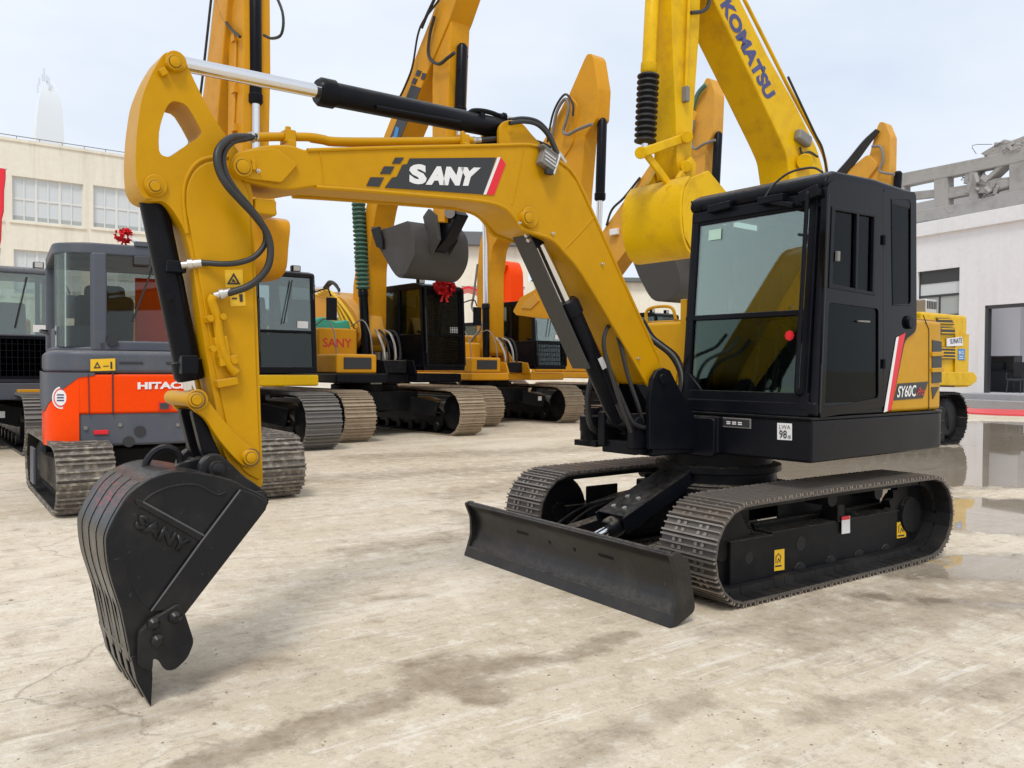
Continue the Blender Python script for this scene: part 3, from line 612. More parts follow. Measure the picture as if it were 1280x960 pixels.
lp.build('lamp_grille', 'zinc', lamp); MB().box(c+Vector((-.055, 0, -.02)), (.012, .05, .13), rt).build('lamp_bracket', 'zinc', lamp, .003); MB().box(c+Vector((.005, .02, -.07)), (.05, .03, .03)).build('lamp_plug', 'rubber', lamp, .004)
for dy, dz in ((.0, 0), (.05, 4)): hose(boom, [H.up(a, b+dz, 'y', BY1-.06+dy) for a, b in ((637, 150), (655, 148), (672, 152), (685, 165), (694, 184), (697, 192))], .012)
for i, (dx, y) in enumerate(((0, .04), (4, .0), (8, -.05))):
    hose(boom, [H.up(a, b, 'y', y) for a, b in ((796+dx, 400), (808+dx, 420), (820+dx, 430), (838+dx, 445), (849+dx*.5, 466), (850, 490))], .012, 'greyhose' if i == 1 else 'rubber')
for dx in (0, 8): MB().prof(H.up(690+dx, 185+dx*.8, 'y', .05), H.up(699+dx, 199+dx*.8, 'y', .05), [(0, .015), (.07, .015)], 10).build('hose_fitting', 'zinc', boom)
# ---- arm cylinder
YM = -.03
tailp = H.up(219, 78, 'y', YM); bp_ = H.up(637, 163, 'y', YM); j = H.up(396, 123, 'y', YM)
dj = (j-tailp).length/(bp_-tailp).length
ac = hydraulic(hero, bp_, tailp, .056, 1-dj, .032, 'black', 'arm_cylinder', r2=.058)
pin(ac, (637, 163), 8, -.12, .05, 'yellow')
ear = fillet(H.P([(622, 160), (628, 152), (640, 150), (652, 155), (664, 170), (676, 182), (622, 184)], .04), .03)
for y0, y1 in ((.03, .055), (-.12, -.095)): MB().prism(ear, y0, y1).build('cylinder_lug', 'yellow', boom, .005)
MB().tube(spline([H.up(a, b, 'y', YM+.02) for a, b in ((575, 153), (583, 146), (590, 139), (602, 138.5), (614, 141), (624, 145))], 4), .014, 8).build('port_pipe', 'black', ac)
MB().tube([H.up(a, b, 'y', YM+.05) for a, b in ((470, 134), (540, 147), (575, 153))], .012, 8).build('side_pipe', 'black', ac)
MB().box(H.up(601, 149, 'y', YM+.03), (.03, .05, .06)).build('port_block', 'black', ac, .006); MB().prof(H.up(623, 146, 'y', YM+.02), H.up(632, 147, 'y', YM+.02), [(0, .02), (.03, .02), (.032, .026), (.045, .026)], 10).build('port_fitting', 'black', ac)
MB().prof(H.up(632, 148, 'y', YM+.02), H.up(641, 150, 'y', YM+.02), [(0, .016), (.045, .016)], 10).build('hose_fitting', 'zinc', ac)
# ---- arm
AY0, AY1 = -.11, .075
arm_px = [(205, 66), (216, 64), (227, 69), (233, 79), (243, 101), (260, 135), (281, 168), (300, 190), (316, 240), (318, 300), (322, 400), (326, 520), (329, 613), (300, 592), (281, 572), (270, 510), (259, 450), (248, 380), (239, 320), (230, 285), (216, 262), (205, 251), (190, 252), (178, 246), (171, 232), (169, 205), (171, 165), (177, 122), (190, 90)]
hole = [(208, 135), (215, 127), (225, 128), (235, 134), (250, 160), (252, 168), (243, 175), (225, 187), (214, 195), (205, 195), (199, 188), (199, 165), (203, 148)]
arm = MB().prism(fillet(H.P(arm_px, AY1), .04, 3), AY0, AY1, holes=[spline(H.P(hole, AY1), 2, True)]).build('arm', 'yellow', hero, .010, seg=3)
MB().tube([(a, AY1, b) for a, b in spline(H.P([(234, 292), (231, 270), (229, 250), (231, 228), (240, 210), (252, 200), (270, 196), (285, 196)], AY1), 4)], .009, 8).build('weld_rim', 'yellow', arm)
MB().prism(fillet(H.P([(238, 292), (232, 262), (232, 236), (240, 216), (254, 204), (285, 199), (310, 240), (314, 300), (322, 520), (326, 602), (304, 590), (288, 560), (266, 450), (254, 380)], AY1), .03), AY1-.002, AY1+.010).build('side_plate', 'yellow', arm, .006)
pin(arm, (219, 77.5), 10, AY0-.03, AY1+.035); pin(arm, (194, 232.5), 9.5, AY0-.03, AY1+.035)
for px, r in (((219, 77.5), 13), ((194, 232.5), 14)): MB().cyl(H.up(*px, 'y', AY1-.002), H.up(*px, 'y', AY1-.002)+Vector((0, .016, 0)), r*H.sc(*px, AY1), 28).build('pin_boss', 'yellow', arm, .005)
MB().beam(H.up(200, 92, 'y', AY1+.015), H.up(208, 88, 'y', AY1+.015), .02, .03).build('pin_keeper', 'yellow', arm, .004)
grease(arm, (314, 572), 11.5, AY1+.045); grease(arm, (246, 500), 11.2, .1322)
# warning stickers
YA = AY1+.011
w1 = decal(H, [(281, 337.5), (303, 337), (304, 358.5), (282, 359.5)], 'amber', arm, YA, 'warning_sticker'); w2 = decal(H, [(287, 366), (306, 364.5), (307, 382), (288, 383)], 'amber', arm, YA, 'warning_sticker')
def tri(fr, cx, cy, s, y, parent):
    o = [(cx, cy-s), (cx+s*1.05, cy+s*.8), (cx-s*1.05, cy+s*.8)]; i = [(cx, cy-s*.55), (cx+s*.62, cy+s*.55), (cx-s*.62, cy+s*.55)]
    MB().prism(fr.P(o, y), y-.001, y+.002, holes=[fr.P(i, y)]).build('pictogram', 'charcoal', parent)
    MB().prism(fr.P([(cx-s*.3, cy+s*.4), (cx-s*.1, cy-s*.1), (cx+s*.35, cy+s*.45)], y), y-.001, y+.002).build('pictogram', 'charcoal', parent)
tri(H, 292, 349, 8, YA+.003, w1)
MB().prism(H.P([(290, 372), (296, 372), (296, 374), (290, 374)], YA+.003), YA+.002, YA+.005).build('pictogram', 'charcoal', w2); MB().prism(H.P([(299, 368), (303, 367.5), (303.5, 377), (300, 377.5)], YA+.003), YA+.002, YA+.005).build('pictogram', 'charcoal', w2)
# pipe run low on the arm
YP = AY1+.035
pr_ = MB().tube(spline([H.up(a, b, 'y', YP) for a, b in ((267, 370), (265, 376), (268, 386), (271, 396), (273, 412), (276, 428), (279, 440), (285, 452), (290, 460), (295, 466))], 4), .020, 10).build('arm_pipe', 'yellow', arm)
for px, sx, sz in (((269, 398), .085, .03), ((276, 434), .055, .09), ((284, 451), .08, .04), ((283, 478), .09, .035)): MB().box(H.up(*px, 'y', YP-.015), (sx, .05, sz), Matrix.Rotation(R_(10), 3, 'Y')).build('pipe_clamp', 'yellow', pr_, .005)
for px in ((261, 398), (277, 396), (265, 436), (291, 451)): MB().cyl(H.up(*px, 'y', YP), H.up(*px, 'y', YP)+Vector((0, .025, 0)), .014, 8).build('clamp_bolt', 'yellow', pr_)
# hoses from boom to arm
YH = .20
def hz(px, y=None): return [H.up(a, b, 'y', (y if not isinstance(y, (list, tuple)) else y[i])) for i, (a, b) in enumerate(px)]
ha = [(318, 172), (304, 171), (290, 172), (277, 181), (271, 195), (274, 214), (284, 232), (300, 250), (317, 268), (332, 288), (338, 308), (336, 330), (326, 346), (310, 358), (290, 365), (278, 368)]
ya = [.03, .06, .12, .17, .19, .20, .21, .20, .19, .18, .18, .18, .17, .15, .13, YP]
hose(arm, hz(ha, ya), .0155, 'rubber', seg=10)
hb = [(320, 170), (306, 174), (292, 177), (282, 187), (279, 200), (283, 218), (295, 238), (311, 257), (326, 277), (332, 293), (330, 307), (318, 321), (300, 328), (280, 330), (262, 329), (250, 328.5)]
hose(arm, hz(hb, [.03, .06, .11, .15, .16, .17, .18, .17, .16, .15, .15, .15, .14, .13, .11, .09]), .0125, 'rubber', seg=10)
for (a, ya_), (b, yb_) in ((((267, 370), YP), ((288, 365), .12)), (((227, 331.5), .06), ((252, 329), .09)), (((308, 172), .03), ((322, 171.5), .02))):
    A, B = H.up(*a, 'y', ya_), H.up(*b, 'y', yb_); l = (B-A).length; MB().prof(A, B, [(0, .016), (l*.3, .016), (l*.32, .024), (l*.55, .024), (l*.57, .019), (l, .019)], 12).build('hose_fitting', 'zinc', arm)
MB().box(H.up(324, 262, 'y', 0), (.10, .16, .07)).build('hose_block', 'yellow', arm, .01)
# ---- bucket cylinder, links
c0 = H.up(190, 246, 'y', YM); c1 = H.up(243, 498, 'y', YM); ce = H.up(234, 476, 'y', YM)
bc = hydraulic(hero, c0, c1, .056, (ce-c0).length/(c1-c0).length, .036, 'black', 'bucket_cylinder', r2=.056)
MB().tube(spline([H.up(a, b, 'y', YM+.03) for a, b in ((219, 336), (224, 352), (230, 390), (236, 430), (240, 462))], 3), .020, 10).build('side_pipe', 'black', bc)
MB().box(H.up(218, 334, 'y', YM+.05), (.08, .07, .05)).build('port_block', 'black', bc, .006); MB().box(H.up(234, 456, 'y', YM+.04), (.07, .09, .08)).build('port_block', 'black', bc, .006); MB().cyl(H.up(211, 370, 'y', YM+.06), H.up(211, 370, 'y', YM+.08), .018, 10).build('port_plug', 'black', bc)
pin(hero, (246, 500), 9.5, -.20, .15, 'yellow', name='link_pin')
lk = fillet(H.P([(236, 492), (246, 489), (256, 493), (266, 508), (284, 530), (300, 548), (314, 559), (326, 568), (326, 578), (316, 586), (304, 583), (290, 570), (272, 548), (256, 522), (240, 512)], .12), .04)
for y0, y1 in ((.085, .12), (-.175, -.14)): MB().prism(lk, y0, y1).build('idler_link', 'yellow', hero, .006)
pin(hero, (314, 572), 9.5, -.2, .15, 'yellow', name='link_pin')
MB().cyl(H.up(246, 500, 'y', .12), H.up(246, 500, 'y', .12)+Vector((0, .012, 0)), 13.5*H.sc(246, 500, .12), 28).build('pin_boss', 'yellow', hero, .005)
for y0, y1 in ((.03, .075), (-.13, -.085)): MB().prism(fillet(H.P([(238, 512), (252, 512), (264, 545), (277, 572), (280, 590), (262, 592), (250, 560)], .06), .03), y0, y1).build('bucket_link', 'black', hero, .006)
MB().prism(H.P([(228, 498), (235, 500), (247, 566), (244, 600), (238, 590), (234, 540)], -.16), -.2, -.16).build('bucket_link', 'black', hero, .006)
# ---- bucket
KY0, KY1 = -.21, .30
prof_b = [(166, 831), (163, 818), (152, 764), (137, 716), (132.5, 681), (135, 664), (145.6, 642), (163, 616), (187, 599), (220, 589), (255, 592), (290, 600), (307, 609), (325, 617), (335, 624)]
pb = H.P(prof_b, KY1); outer = pb[:2]+spline(pb[2:], 3)[:]
mouth = H.P([(331.5, 637), (229, 769), (210, 810), (188, 829)], KY1)
bk = MB()
side = outer+mouth
for y0, y1 in ((KY1-.025, KY1), (KY0, KY0+.025)): bk.prism(side, y0, y1)
sh_ = outer[:-6]; sgn = 1 if area2(side) > 0 else -1
bk.prism(offset_strip(sh_, .03*sgn), KY0+.001, KY1-.001)
bucket = bk.build('bucket', 'bucket_black', hero, .006)
lipo = [outer[0], outer[1], mouth[-1]]
MB().prism(H.P([(162, 818), (166.5, 832), (187, 830), (195, 808), (182, 786)], KY1), KY0, KY1-.002).build('bucket_lip', 'bucket_black', bucket, .004)
for k in range(5):
    y1 = KY1+.006-k*(KY1-KY0-.06)/4; y0 = y1-.062
    t_ = MB().prism(H.P([(163.5, 820), (189, 817), (190.5, 848), (188.6, 884), (171, 852)], KY1), y0, y1); t_.build('tooth', 'bucket_black', bucket, .004)
for k in range(4):
    y = KY0+.07+k*.125
    MB().prism(offset_strip(outer[:20], -.0022*sgn), y-.03, y+.03).build('wear_strip', 'bucket_black', bucket, .0015)
# mouth edge plate, side ribs, side cutter
MB().prism(H.P([(299, 611), (318, 618), (334, 627), (331, 637), (229, 769), (214, 762), (187, 764), (250, 676)], KY1), KY1-.002, KY1+.012).build('mouth_plate', 'bucket_black', bucket, .004)
MB().prism(H.P([(168, 623), (178, 626), (254, 668), (250, 677), (170, 631)], KY1), KY1-.002, KY1+.008).build('side_rib', 'bucket_black', bucket, .004)
mb = MB()
mb.tube([(a, KY1, b) for a, b in spline(H.P([(172, 634), (190, 618), (215, 608), (245, 606), (270, 618), (282, 616)], KY1), 4)], .006, 6); mb.build('weld_bead', 'bucket_black', bucket); MB().tube([(a, KY1+.012, b) for a, b in H.P([(299, 612), (250, 677), (188, 763)], KY1)], .0045, 6).build('weld_bead', 'worn_edge', bucket); MB().tube([(a, KY1+.008, b) for a, b in H.P([(178, 627), (254, 669)], KY1)], .004, 6).build('weld_bead', 'worn_edge', bucket); MB().tube([(a, KY1, b) for a, b in spline(H.P([(158, 700), (165, 728), (178, 752), (190, 762)], KY1), 4)], .005, 6).build('weld_bead', 'bucket_black', bucket)
text('SANY', 'bucket_black', bucket, qpx(H, [(167, 659), (231, 694), (240, 677), (176, 641)], KY1+.006), 'embossed_lettering', .05, 0, .006)
for sg, ys in ((1, (KY1, KY1+.03)), (-1, (KY0-.03, KY0))):
    cu_ = MB().prism(fillet(H.P([(170, 790), (190, 771), (222, 752), (229, 766), (240, 800), (232, 820), (216, 835), (204, 836), (197, 824), (189, 820), (188, 838), (170, 830)], KY1), .02), *ys).build('side_cutter', 'bucket_black', bucket, .006)
    if sg == 1:
        for px in ((191, 779), (218, 771), (196, 800)): MB().prof(H.up(*px, 'y', KY1+.028), H.up(*px, 'y', KY1+.028)+Vector((0, .03, 0)), [(0, .024), (.018, .024), (.03, .012)], 12).build('bolt', 'bucket_black', cu_)
t_ = M['bucket_black'].node_tree; b_ = t_.nodes['Principled BSDF']; src = b_.inputs['Base Color'].links[0].from_socket
q = outer[16]; mp_ = N(t_, 'ShaderNodeMapping', vector_type='TEXTURE'); mp_.inputs['Location'].default_value = (q[0], .06, q[1]); mp_.inputs['Scale'].default_value = (.10, .26, .10)
tc_ = N(t_, 'ShaderNodeTexCoord'); t_.links.new(tc_.outputs['Object'], mp_.inputs[0]); ln_ = N(t_, 'ShaderNodeVectorMath', operation='LENGTH'); t_.links.new(mp_.outputs[0], ln_.inputs[0])
f_ = math_(t_, 'MULTIPLY', ramp(t_, ln_.outputs['Value'], .3, 1.0, (1, 1, 1, 1), (0, 0, 0, 1)), ramp(t_, noise(t_, 30, 4, .7, stretch=(2.2, .5, 2.2)), .48, .60))
t_.links.new(mixc(t_, math_(t_, 'MULTIPLY', f_, .75), src, (.26, .025, .04)), b_.inputs['Base Color'])
# ears and pins at the top of the bucket
er = fillet(H.P([(246, 597), (252, 578), (262, 568), (275, 567), (290, 580), (306, 596), (322, 606), (336, 618), (337, 632), (320, 640), (298, 622), (270, 605)], .14), .03)
for y0, y1 in ((.09, .14), (-.20, -.15)): MB().prism(er, y0, y1).build('bucket_ear', 'bucket_black', bucket, .008)
pin(bucket, (272.5, 587), 10.5, -.22, .165, 'bucket_black', name='bucket_pin'); pin(bucket, (325, 623), 9, -.22, .165, 'bucket_black', name='bucket_pin')
MB().prism(fillet(H.P([(187, 600), (232, 580), (262, 572), (262, 600), (225, 602)], .1), .02), .02, .06).build('ear_gusset', 'bucket_black', bucket, .006)
MB().tube(spline([H.up(a, b, 'y', .0) for a, b in ((181, 592), (183, 578), (192, 566), (204, 560), (216, 562), (224, 570), (226, 582), (224, 592))], 4), .016, 8).build('lifting_eye', 'bucket_black', bucket)
# ---- boom cylinder with guard
a0 = Vector((.93, YM-.02, 1.0)); a1 = H.up(661, 272, 'y', YM); am = H.up(706, 378, 'y', YM)
bcy = hydraulic(hero, a0, a1, .062, (am-a0).length/(a1-a0).length, .034, 'black', 'boom_cylinder', r2=.064)
dv = (a1-a0).normalized(); nv = Vector((dv.z, 0, -dv.x)); nv = nv if nv.x > 0 else -nv
gA = a1-dv*.02+nv*.105; gB = a1-dv*.96+nv*.105
g_ = MB().beam(gA, gB, .15, .012, nv).build('cylinder_guard', 'greyblack', hero, .004)
for s in (.02, .05): p = gA-dv*(.02+s)+nv*.006; MB().cyl(p+Vector((0, .06, 0)), p+Vector((0, .06, 0))+nv*.015, .012, 8).build('guard_bolt', 'zinc', g_)
gs = MB().beam(a1-dv*.04+nv*.05, a1-dv*.16+nv*.05, .12, .10, nv).build('guard_mount', 'black', g_, .006)
hose(hero, [Vector(p) for p in ((.98, .10, 1.0), (1.06, .10, 1.14), (1.16, .08, 1.34), (1.2, .07, 1.5), (1.14, .06, 1.60), (1.07, .07, 1.52), (1.02, .1, 1.3), (.95, .12, 1.12), (.88, .1, 1.0))], .013)
hose(hero, [Vector(p) for p in ((1.02, .13, .95), (1.1, .13, 1.1), (1.18, .12, 1.3), (1.22, .1, 1.44))], .012)
for k, y in enumerate((.09, .03, -.08)): hose(hero, [Vector(p) for p in ((.62, y, 1.03), (.80, y+.02, .97-.02*k), (.98, y+.03, 1.0), (1.06, y+.02, 1.12))], .014, 'rubber')
MB().prism(H.P([(748, 449), (753, 446), (759, 459), (754, 462)], YM+.066), YM+.06, YM+.067).build('cylinder_label', 'white', bcy)
# ================================================================== the parked machines behind
def big_cab(root, x0, x1, y0, y1, z0, z1, frame='black', guard=None, gl='clear', lower='clear', rear=None, far=None):
    sl_ = .10                                                     # windscreen leans back
    xs = lambda z: x1-sl_*max(0, (z-z0)/(z1-z0)-.0)
    zb = z0+(z1-z0)*.40
    mb = MB(); t = .075
    mb.prism(fillet([(x0, z1-.12), (x0, z1-.03), (x0+.1, z1), (x1-.35, z1), (xs(z1)-.02, z1-.05), (xs(z1)+.01, z1-.13)], .05), y0, y1)
    mb.bb(x0, x1, y0, y1, z0, z0+.10)
    for y in (y0, y1-t):
        mb.prism([(x1, z0), (xs(z1), z1-.08), (xs(z1)-t, z1-.08), (x1-t, z0)], y, y+t)
        mb.bb(x0, x0+t, y, y+t, z0, z1-.08); mb.bb((x0+x1)/2-.12, (x0+x1)/2-.05, y+.004, y+t-.004, z0, z1-.08)
    mb.bb(x1-.06, x1-.01, y0+t, y1-t, zb-.02, zb+.02); mb.bb(x0+.05, x1-.05, y0+.01, y0+.05, zb-.02, zb+.02)
    c = mb.build('cab', frame, root, .025, seg=2)
    MB().prism([(xs(zb)-.03, zb), (xs(z1)-.03, z1-.1), (xs(z1)-.022, z1-.1), (xs(zb)-.022, zb)], y0+t, y1-t).build('upper_windscreen', gl, c)
    MB().prism([(x1-.03, z0+.1), (xs(zb)-.03, zb), (xs(zb)-.022, zb), (x1-.022, z0+.1)], y0+t, y1-t).build('lower_windscreen', lower, c)
    for y in (y0+.03, y1-.04): MB().bb(x0+t, x1-t, y, y+.008, zb, z1-.1).build('side_window', (far or gl) if y > y0+.2 else gl, c)
    MB().bb(x0+.05, x1-.06, y0+.02, y0+.04, z0+.1, zb).build('side_panel', frame, c)
    MB().bb(x0+.05, x1-.06, y1-.04, y1-.02, z0+.1, zb).build('door_panel', frame, c)
    MB().bb(x0+.03, x0+.04, y0+t, y1-t, zb, z1-.1).build('rear_window', rear or gl, c)
    MB().bb(x0+.03, x0+.055, y0+t, y1-t, z0+.1, zb).build('rear_panel', frame, c)
    ym = (y0+y1)/2; se = MB(); se.bb(x0+.35, x0+.85, ym-.25, ym+.25, z0+.45, z0+.6); se.beam((x0+.42, ym, z0+.55), (x0+.25, ym, z0+1.3), .48, .13); se.bb(x0+.4, x0+.8, ym-.15, ym+.15, z0+.1, z0+.5); se.build('seat', 'seat', c, .04)
    for y in (ym-.38, ym+.38):
        se = MB(); se.bb(x0+.5, x0+1.0, y-.07, y+.07, z0+.1, z0+.72); se.tube([(x0+.95, y, z0+.7), (x0+1.0, y, z0+.95)], .02, 6); se.build('console', 'inner', c, .015)
    for yy in (y0+.12, y1-.26):
        lo = MB().box((x1-.42, yy+.07, z1+.05), (.10, .15, .10)).build('work_lamp', frame, c, .015); MB().bb(x1-.372, x1-.366, yy+.015, yy+.125, z1+.01, z1+.09).build('lens', 'white_frame', lo)
    ms = MB(); ms.tube(spline([(x1-.05, y1-.02, z1-.35), (x1+.14, y1+.10, z1-.30), (x1+.16, y1+.16, z1-.42)], 4), .014, 6); ms.box((x1+.16, y1+.17, z1-.62), (.05, .17, .36)); ms.build('mirror', frame, c, .015)
    MB().tube([(xs(z1-.2)+.02, ym+.1, z1-.18), (xs(zb)+.02, ym-.06, zb+.12)], .011, 6).build('wiper', 'rubber', c)
    MB().tube(spline([(x1+.03, y0+.03, z0+.35), (x1+.07, y0+.02, z0+.4), (x1+.02, y0+.02, z1-.5)], 4), .014, 6).build('grab_rail', 'rubber', c)
    MB().bb(xs(zb+.1)-.02, xs(zb+.1)-.012, y1-t-.24, y1-t-.06, zb+.06, zb+.17).build('window_sticker', 'white', c)
    if guard:
        g = MB(); za, zz = (z0+.1, z1-.1) if guard == 'mesh' else (z0+.08, zb-.03)
        step = .05 if guard == 'mesh' else .075
        k = int((y1-y0-2*t)/step)
        for i in range(k+1):
            y = y0+t+i*(y1-y0-2*t)/k; g.beam((xs(za)+.05, y, za), (xs(zz)+.05, y, zz), .008, .008)
        k2 = int((zz-za)/(step if guard == 'mesh' else .10))
        for i in range(k2+1):
            z = za+i*(zz-za)/k2; g.beam((xs(z)+.055, y0+t, z), (xs(z)+.055, y1-t, z), .008, .008, (1, 0, 0))
        fr_ = [(xs(za)+.05, y0+.05, za), (xs(zz)+.05, y0+.05, zz), (xs(zz)+.05, y1-.05, zz), (xs(za)+.05, y1-.05, za)]
        for i in range(4): g.beam(fr_[i], fr_[(i+1) % 4], .045, .045, (1, 0, 0.01))
        g.build('window_guard', 'black', c)
    return c
def under(root, L_=2.05, gauge=1.2, sw=.6, h=.92, shoe='tan_shoe', pitch=.19, black='under_black', parts=True):
    r = h/2-.03
    for sg in (1, -1):
        y = sg*gauge; cx = L_-r-.03
        track_belt(root, None, y, sw, circ(cx, r+.03, r, 28)+circ(-cx, r+.03, r, 28), pitch, shoe, tall=.03)
        f = MB(); f.prism([(-1.55, .18), (1.25, .18), (1.35, .45), (1.05, .60), (.4, .72), (-1.2, .72), (-1.5, .6)], y-.20, y+.20)
        f.bb(-1.3, 1.2, y-.24, y+.24, .42, .45); f.bb(-1.2, .75, y-.25, y+.25, .655, .675)
        f.build('track_frame', black, root, .012)
        for s2 in (1, -1):
            wv = MB().prof((s2*cx, y-.2, r+.03), (s2*cx, y+.2, r+.03), [(0, r*.5), (.03, r*.75), (.08, r*.82), (.32, r*.82), (.37, r*.75), (.4, r*.5)], 24).build('idler_wheel' if s2 > 0 else 'drive_sprocket', black, root)
        for i in range(6): MB().prof((-1.2+i*.46, y-.24, .16), (-1.2+i*.46, y+.24, .16), [(0, .08), (.1, .1), (.38, .1), (.48, .08)], 12).build('track_roller', black, root)
    b = MB(); b.prism([(-.8, -.75), (.8, -.75), (.9, 0), (.8, .75), (-.8, .75), (-.9, 0)], .50, .86, 'z')
    for sx in (1, -1):
        for sg in (1, -1): b.beam((sx*.5, sg*.5, .66), (sx*1.0, sg*1.1, .5), .45, .3)
    b.build('car_body', black, root, .02)
    MB().prof((0, 0, .8), (0, 0, 1.16), [(0, .62), (.05, .66), (.18, .66), (.2, .6), (.36, .6)], 40).build('swing_ring', black, root)
def house(root, paint, skirt='black', tail=2.65, hw=1.36, square=False, hood_z=2.15, floor=1.04, tool=True, box='tool_box'):
    rr = spline([(-1.9, hw), (-2.3, hw*.86), (-tail+.05, hw*.45), (-tail, 0), (-tail+.05, -hw*.45), (-2.3, -hw*.86), (-1.9, -hw)], 4)
    if square: rr = fillet([(-1.9, hw), (-tail, hw), (-tail, -hw), (-1.9, -hw)], [0, .22, .22, 0], 5)
    MB().prism([(1.42, .32), (1.42, hw)]+rr+[(1.42, -hw), (1.42, -.32), (1.1, -.32), (1.1, .32)], floor, floor+.17, 'z').build('house_floor', skirt, root, .03)
    hd = MB().prism([(-.75, hw-.02)]+[(x+.02, y*.98) for x, y in rr]+[(-.75, -hw+.02)], floor+.17, hood_z, 'z').build('engine_hood', paint, root, .06, seg=3)
    MB().prism([(-1.95, hw+.005)]+[(x-.02, y*1.005) for x, y in rr]+[(-1.95, -hw-.005)], floor-.02, hood_z-.35, 'z').build('counterweight', paint, root, .06, seg=3)
    MB().prof((-1.5, -.6, hood_z), (-1.5, -.6, hood_z+.4), [(0, .07), (.35, .07), (.4, .05)], 12).build('exhaust_pipe', 'frame', hd)
    if tool:
        MB().bb(-.75, .45, -hw+.02, -.42, floor+.17, 1.92).build('fuel_tank', paint, root, .05, seg=3)
        tb_ = MB().bb(.45, 1.35, -hw+.04, -.5, floor+.17, 1.56).build(box, paint, root, .04, seg=3)
        MB().bb(1.345, 1.365, -hw+.18, -.62, floor+.25, 1.50).build('grille', 'charcoal', tb_, .01)
        for y in (-hw+.08, -.55): MB().tube(spline([(1.3, y, 1.3), (1.2, y, 1.9), (.9, y, 2.2), (.45, y, 2.1)], 4), .012, 8).build('hand_rail', 'greyhose', root)
    for k, yy in enumerate((-.20, -.10, .04, .15)):
        hose(root, [(1.08, yy*.9, floor+.38), (1.10, yy, floor+.50), (1.06, yy, floor+.66+.03*k), (.92, yy, floor+.86+.03*k), (.7, yy*.8, floor+1.0)], .024, 'rubber' if k % 2 else 'zinc', 'hydraulic_hose', 5, 6)
    vb = MB(); vb.bb(.95, 1.2, -.26, .24, floor+.18, floor+.42); vb.build('valve_block', 'under_black', root, .02)
    for yy in (-.9, .9): MB().bb(-1.9, -.8, yy-.01, yy+.01, hood_z-.001, hood_z+.006).build('hood_seam', 'charcoal', hd)
    for i in range(5): MB().bb(-1.8, -1.2, -hw-.006, -hw+.03, 1.45+i*.09, 1.49+i*.09).build('vent_slot', 'charcoal', hd)
    bk_ = MB()
    for y in (-.34, .30): bk_.prism([(.0, floor+.15), (.0, 1.55), (.2, 1.85), (.42, 1.85), (.75, 1.5), (1.3, 1.45), (1.42, floor+.15)], y, y+.04)
    bk_.build('boom_bracket', skirt if skirt == 'black' else paint, root, .01)
def plate(root, fr, px, ynear, width, mt, name, bevel=.02, smooth_px=0):
    "box-section limb: outline traced on its near side, with the width running away from the camera"
    pts = fr.P(px, ynear); 
    if smooth_px: pts = fillet(pts, smooth_px, 3)
    return MB().prism(pts, ynear, ynear+width).build(name, mt, root, bevel)
def far_bucket(root, fr, px, back, ynear, width, mt, teeth_from=None, name='bucket'):
    side = fr.P(px, ynear); b = MB(); sg = 1 if width > 0 else -1
    for a in (0, width-.05*sg): b.prism(side, ynear+a, ynear+a+.05*sg)
    st = [side[i] for i in back]; s = 1 if area2(side) > 0 else -1
    st = spline(st, 4); b.prism(offset_strip(st, .045*s), ynear+.002*sg, ynear+width-.002*sg)
    o = b.build(name, mt, root, .012)
    if teeth_from:
        p, q = [Vector(fr.P([t], ynear)[0]) for t in teeth_from]; d = (q-p); nn = Vector((-d.y, d.x)).normalized()*.06
        for k in range(5):
            y0 = ynear+width*(.02+k*.215); MB().prism([tuple(p-d*.3-nn), tuple(p-d*.3+nn), tuple(q+nn*.25), tuple(q-nn*.25)], y0, y0+width*.10).build('tooth', mt, o)
    return o
def cylp(root, fr, px0, px1, y, r, split, **kw): return hydraulic(root, fr.up(*px0, 'y', y), fr.up(*px1, 'y', y), r, split, **kw)
def hosep(root, fr, px, y, r=.022, mt='rubber', name='hydraulic_hose'): return hose(root, [fr.up(a, b, 'y', y) for a, b in px], r, mt, name, 5, 6)
GR = 'big excavators parked in the back row'
# ---------- far left machine, mostly outside the frame
F0 = Fr((4.30, -12.2, GZ-.02), R_(92))
e0 = thing('excavator', 'dark cabbed excavator cut off by the left picture edge, its window guarded by a grille', 'excavator', F0, GR)
under(e0, L_=2.7, gauge=1.12, shoe='grey_shoe'); house(e0, 'row_yellow', 'black')
big_cab(e0, -.2, 1.5, .42, 1.40, 1.06, 2.86, 'grey', 'lower', 'clear', 'dark_glass')
MB().prism(fillet([(.15, 1.5), (.2, 2.1), (1.0, 5.2), (2.1, 6.6), (5.0, 8.3), (5.1, 7.9), (2.5, 6.0), (1.6, 4.8), (.7, 1.8)], .2), -.28, .28).build('boom', 'row_yellow', e0, .02)
MB().prism([(4.6, 8.9), (5.2, 8.8), (5.3, 8.2), (4.3, 4.2), (4.0, 4.25), (4.7, 8.1)], -.2, .2).build('arm', 'row_yellow', e0, .02)
for y in (-.42, .42): hydraulic(e0, (1.1, y, 1.2), (1.75, y, 5.0), .085, .55, name='boom_cylinder')
MB().bb(1.25, 1.55, .10, 1.44, .80, 1.055).build('front_skirt', 'grey', e0, .02)
st0 = MB().bb(1.31, 1.325, .62, .72, .52, .62).build('notice_sticker', 'white', e0)
MB().bb(1.45, 1.75, .85, 1.35, .90, .96).build('step_plate', 'row_yellow', e0, .01)
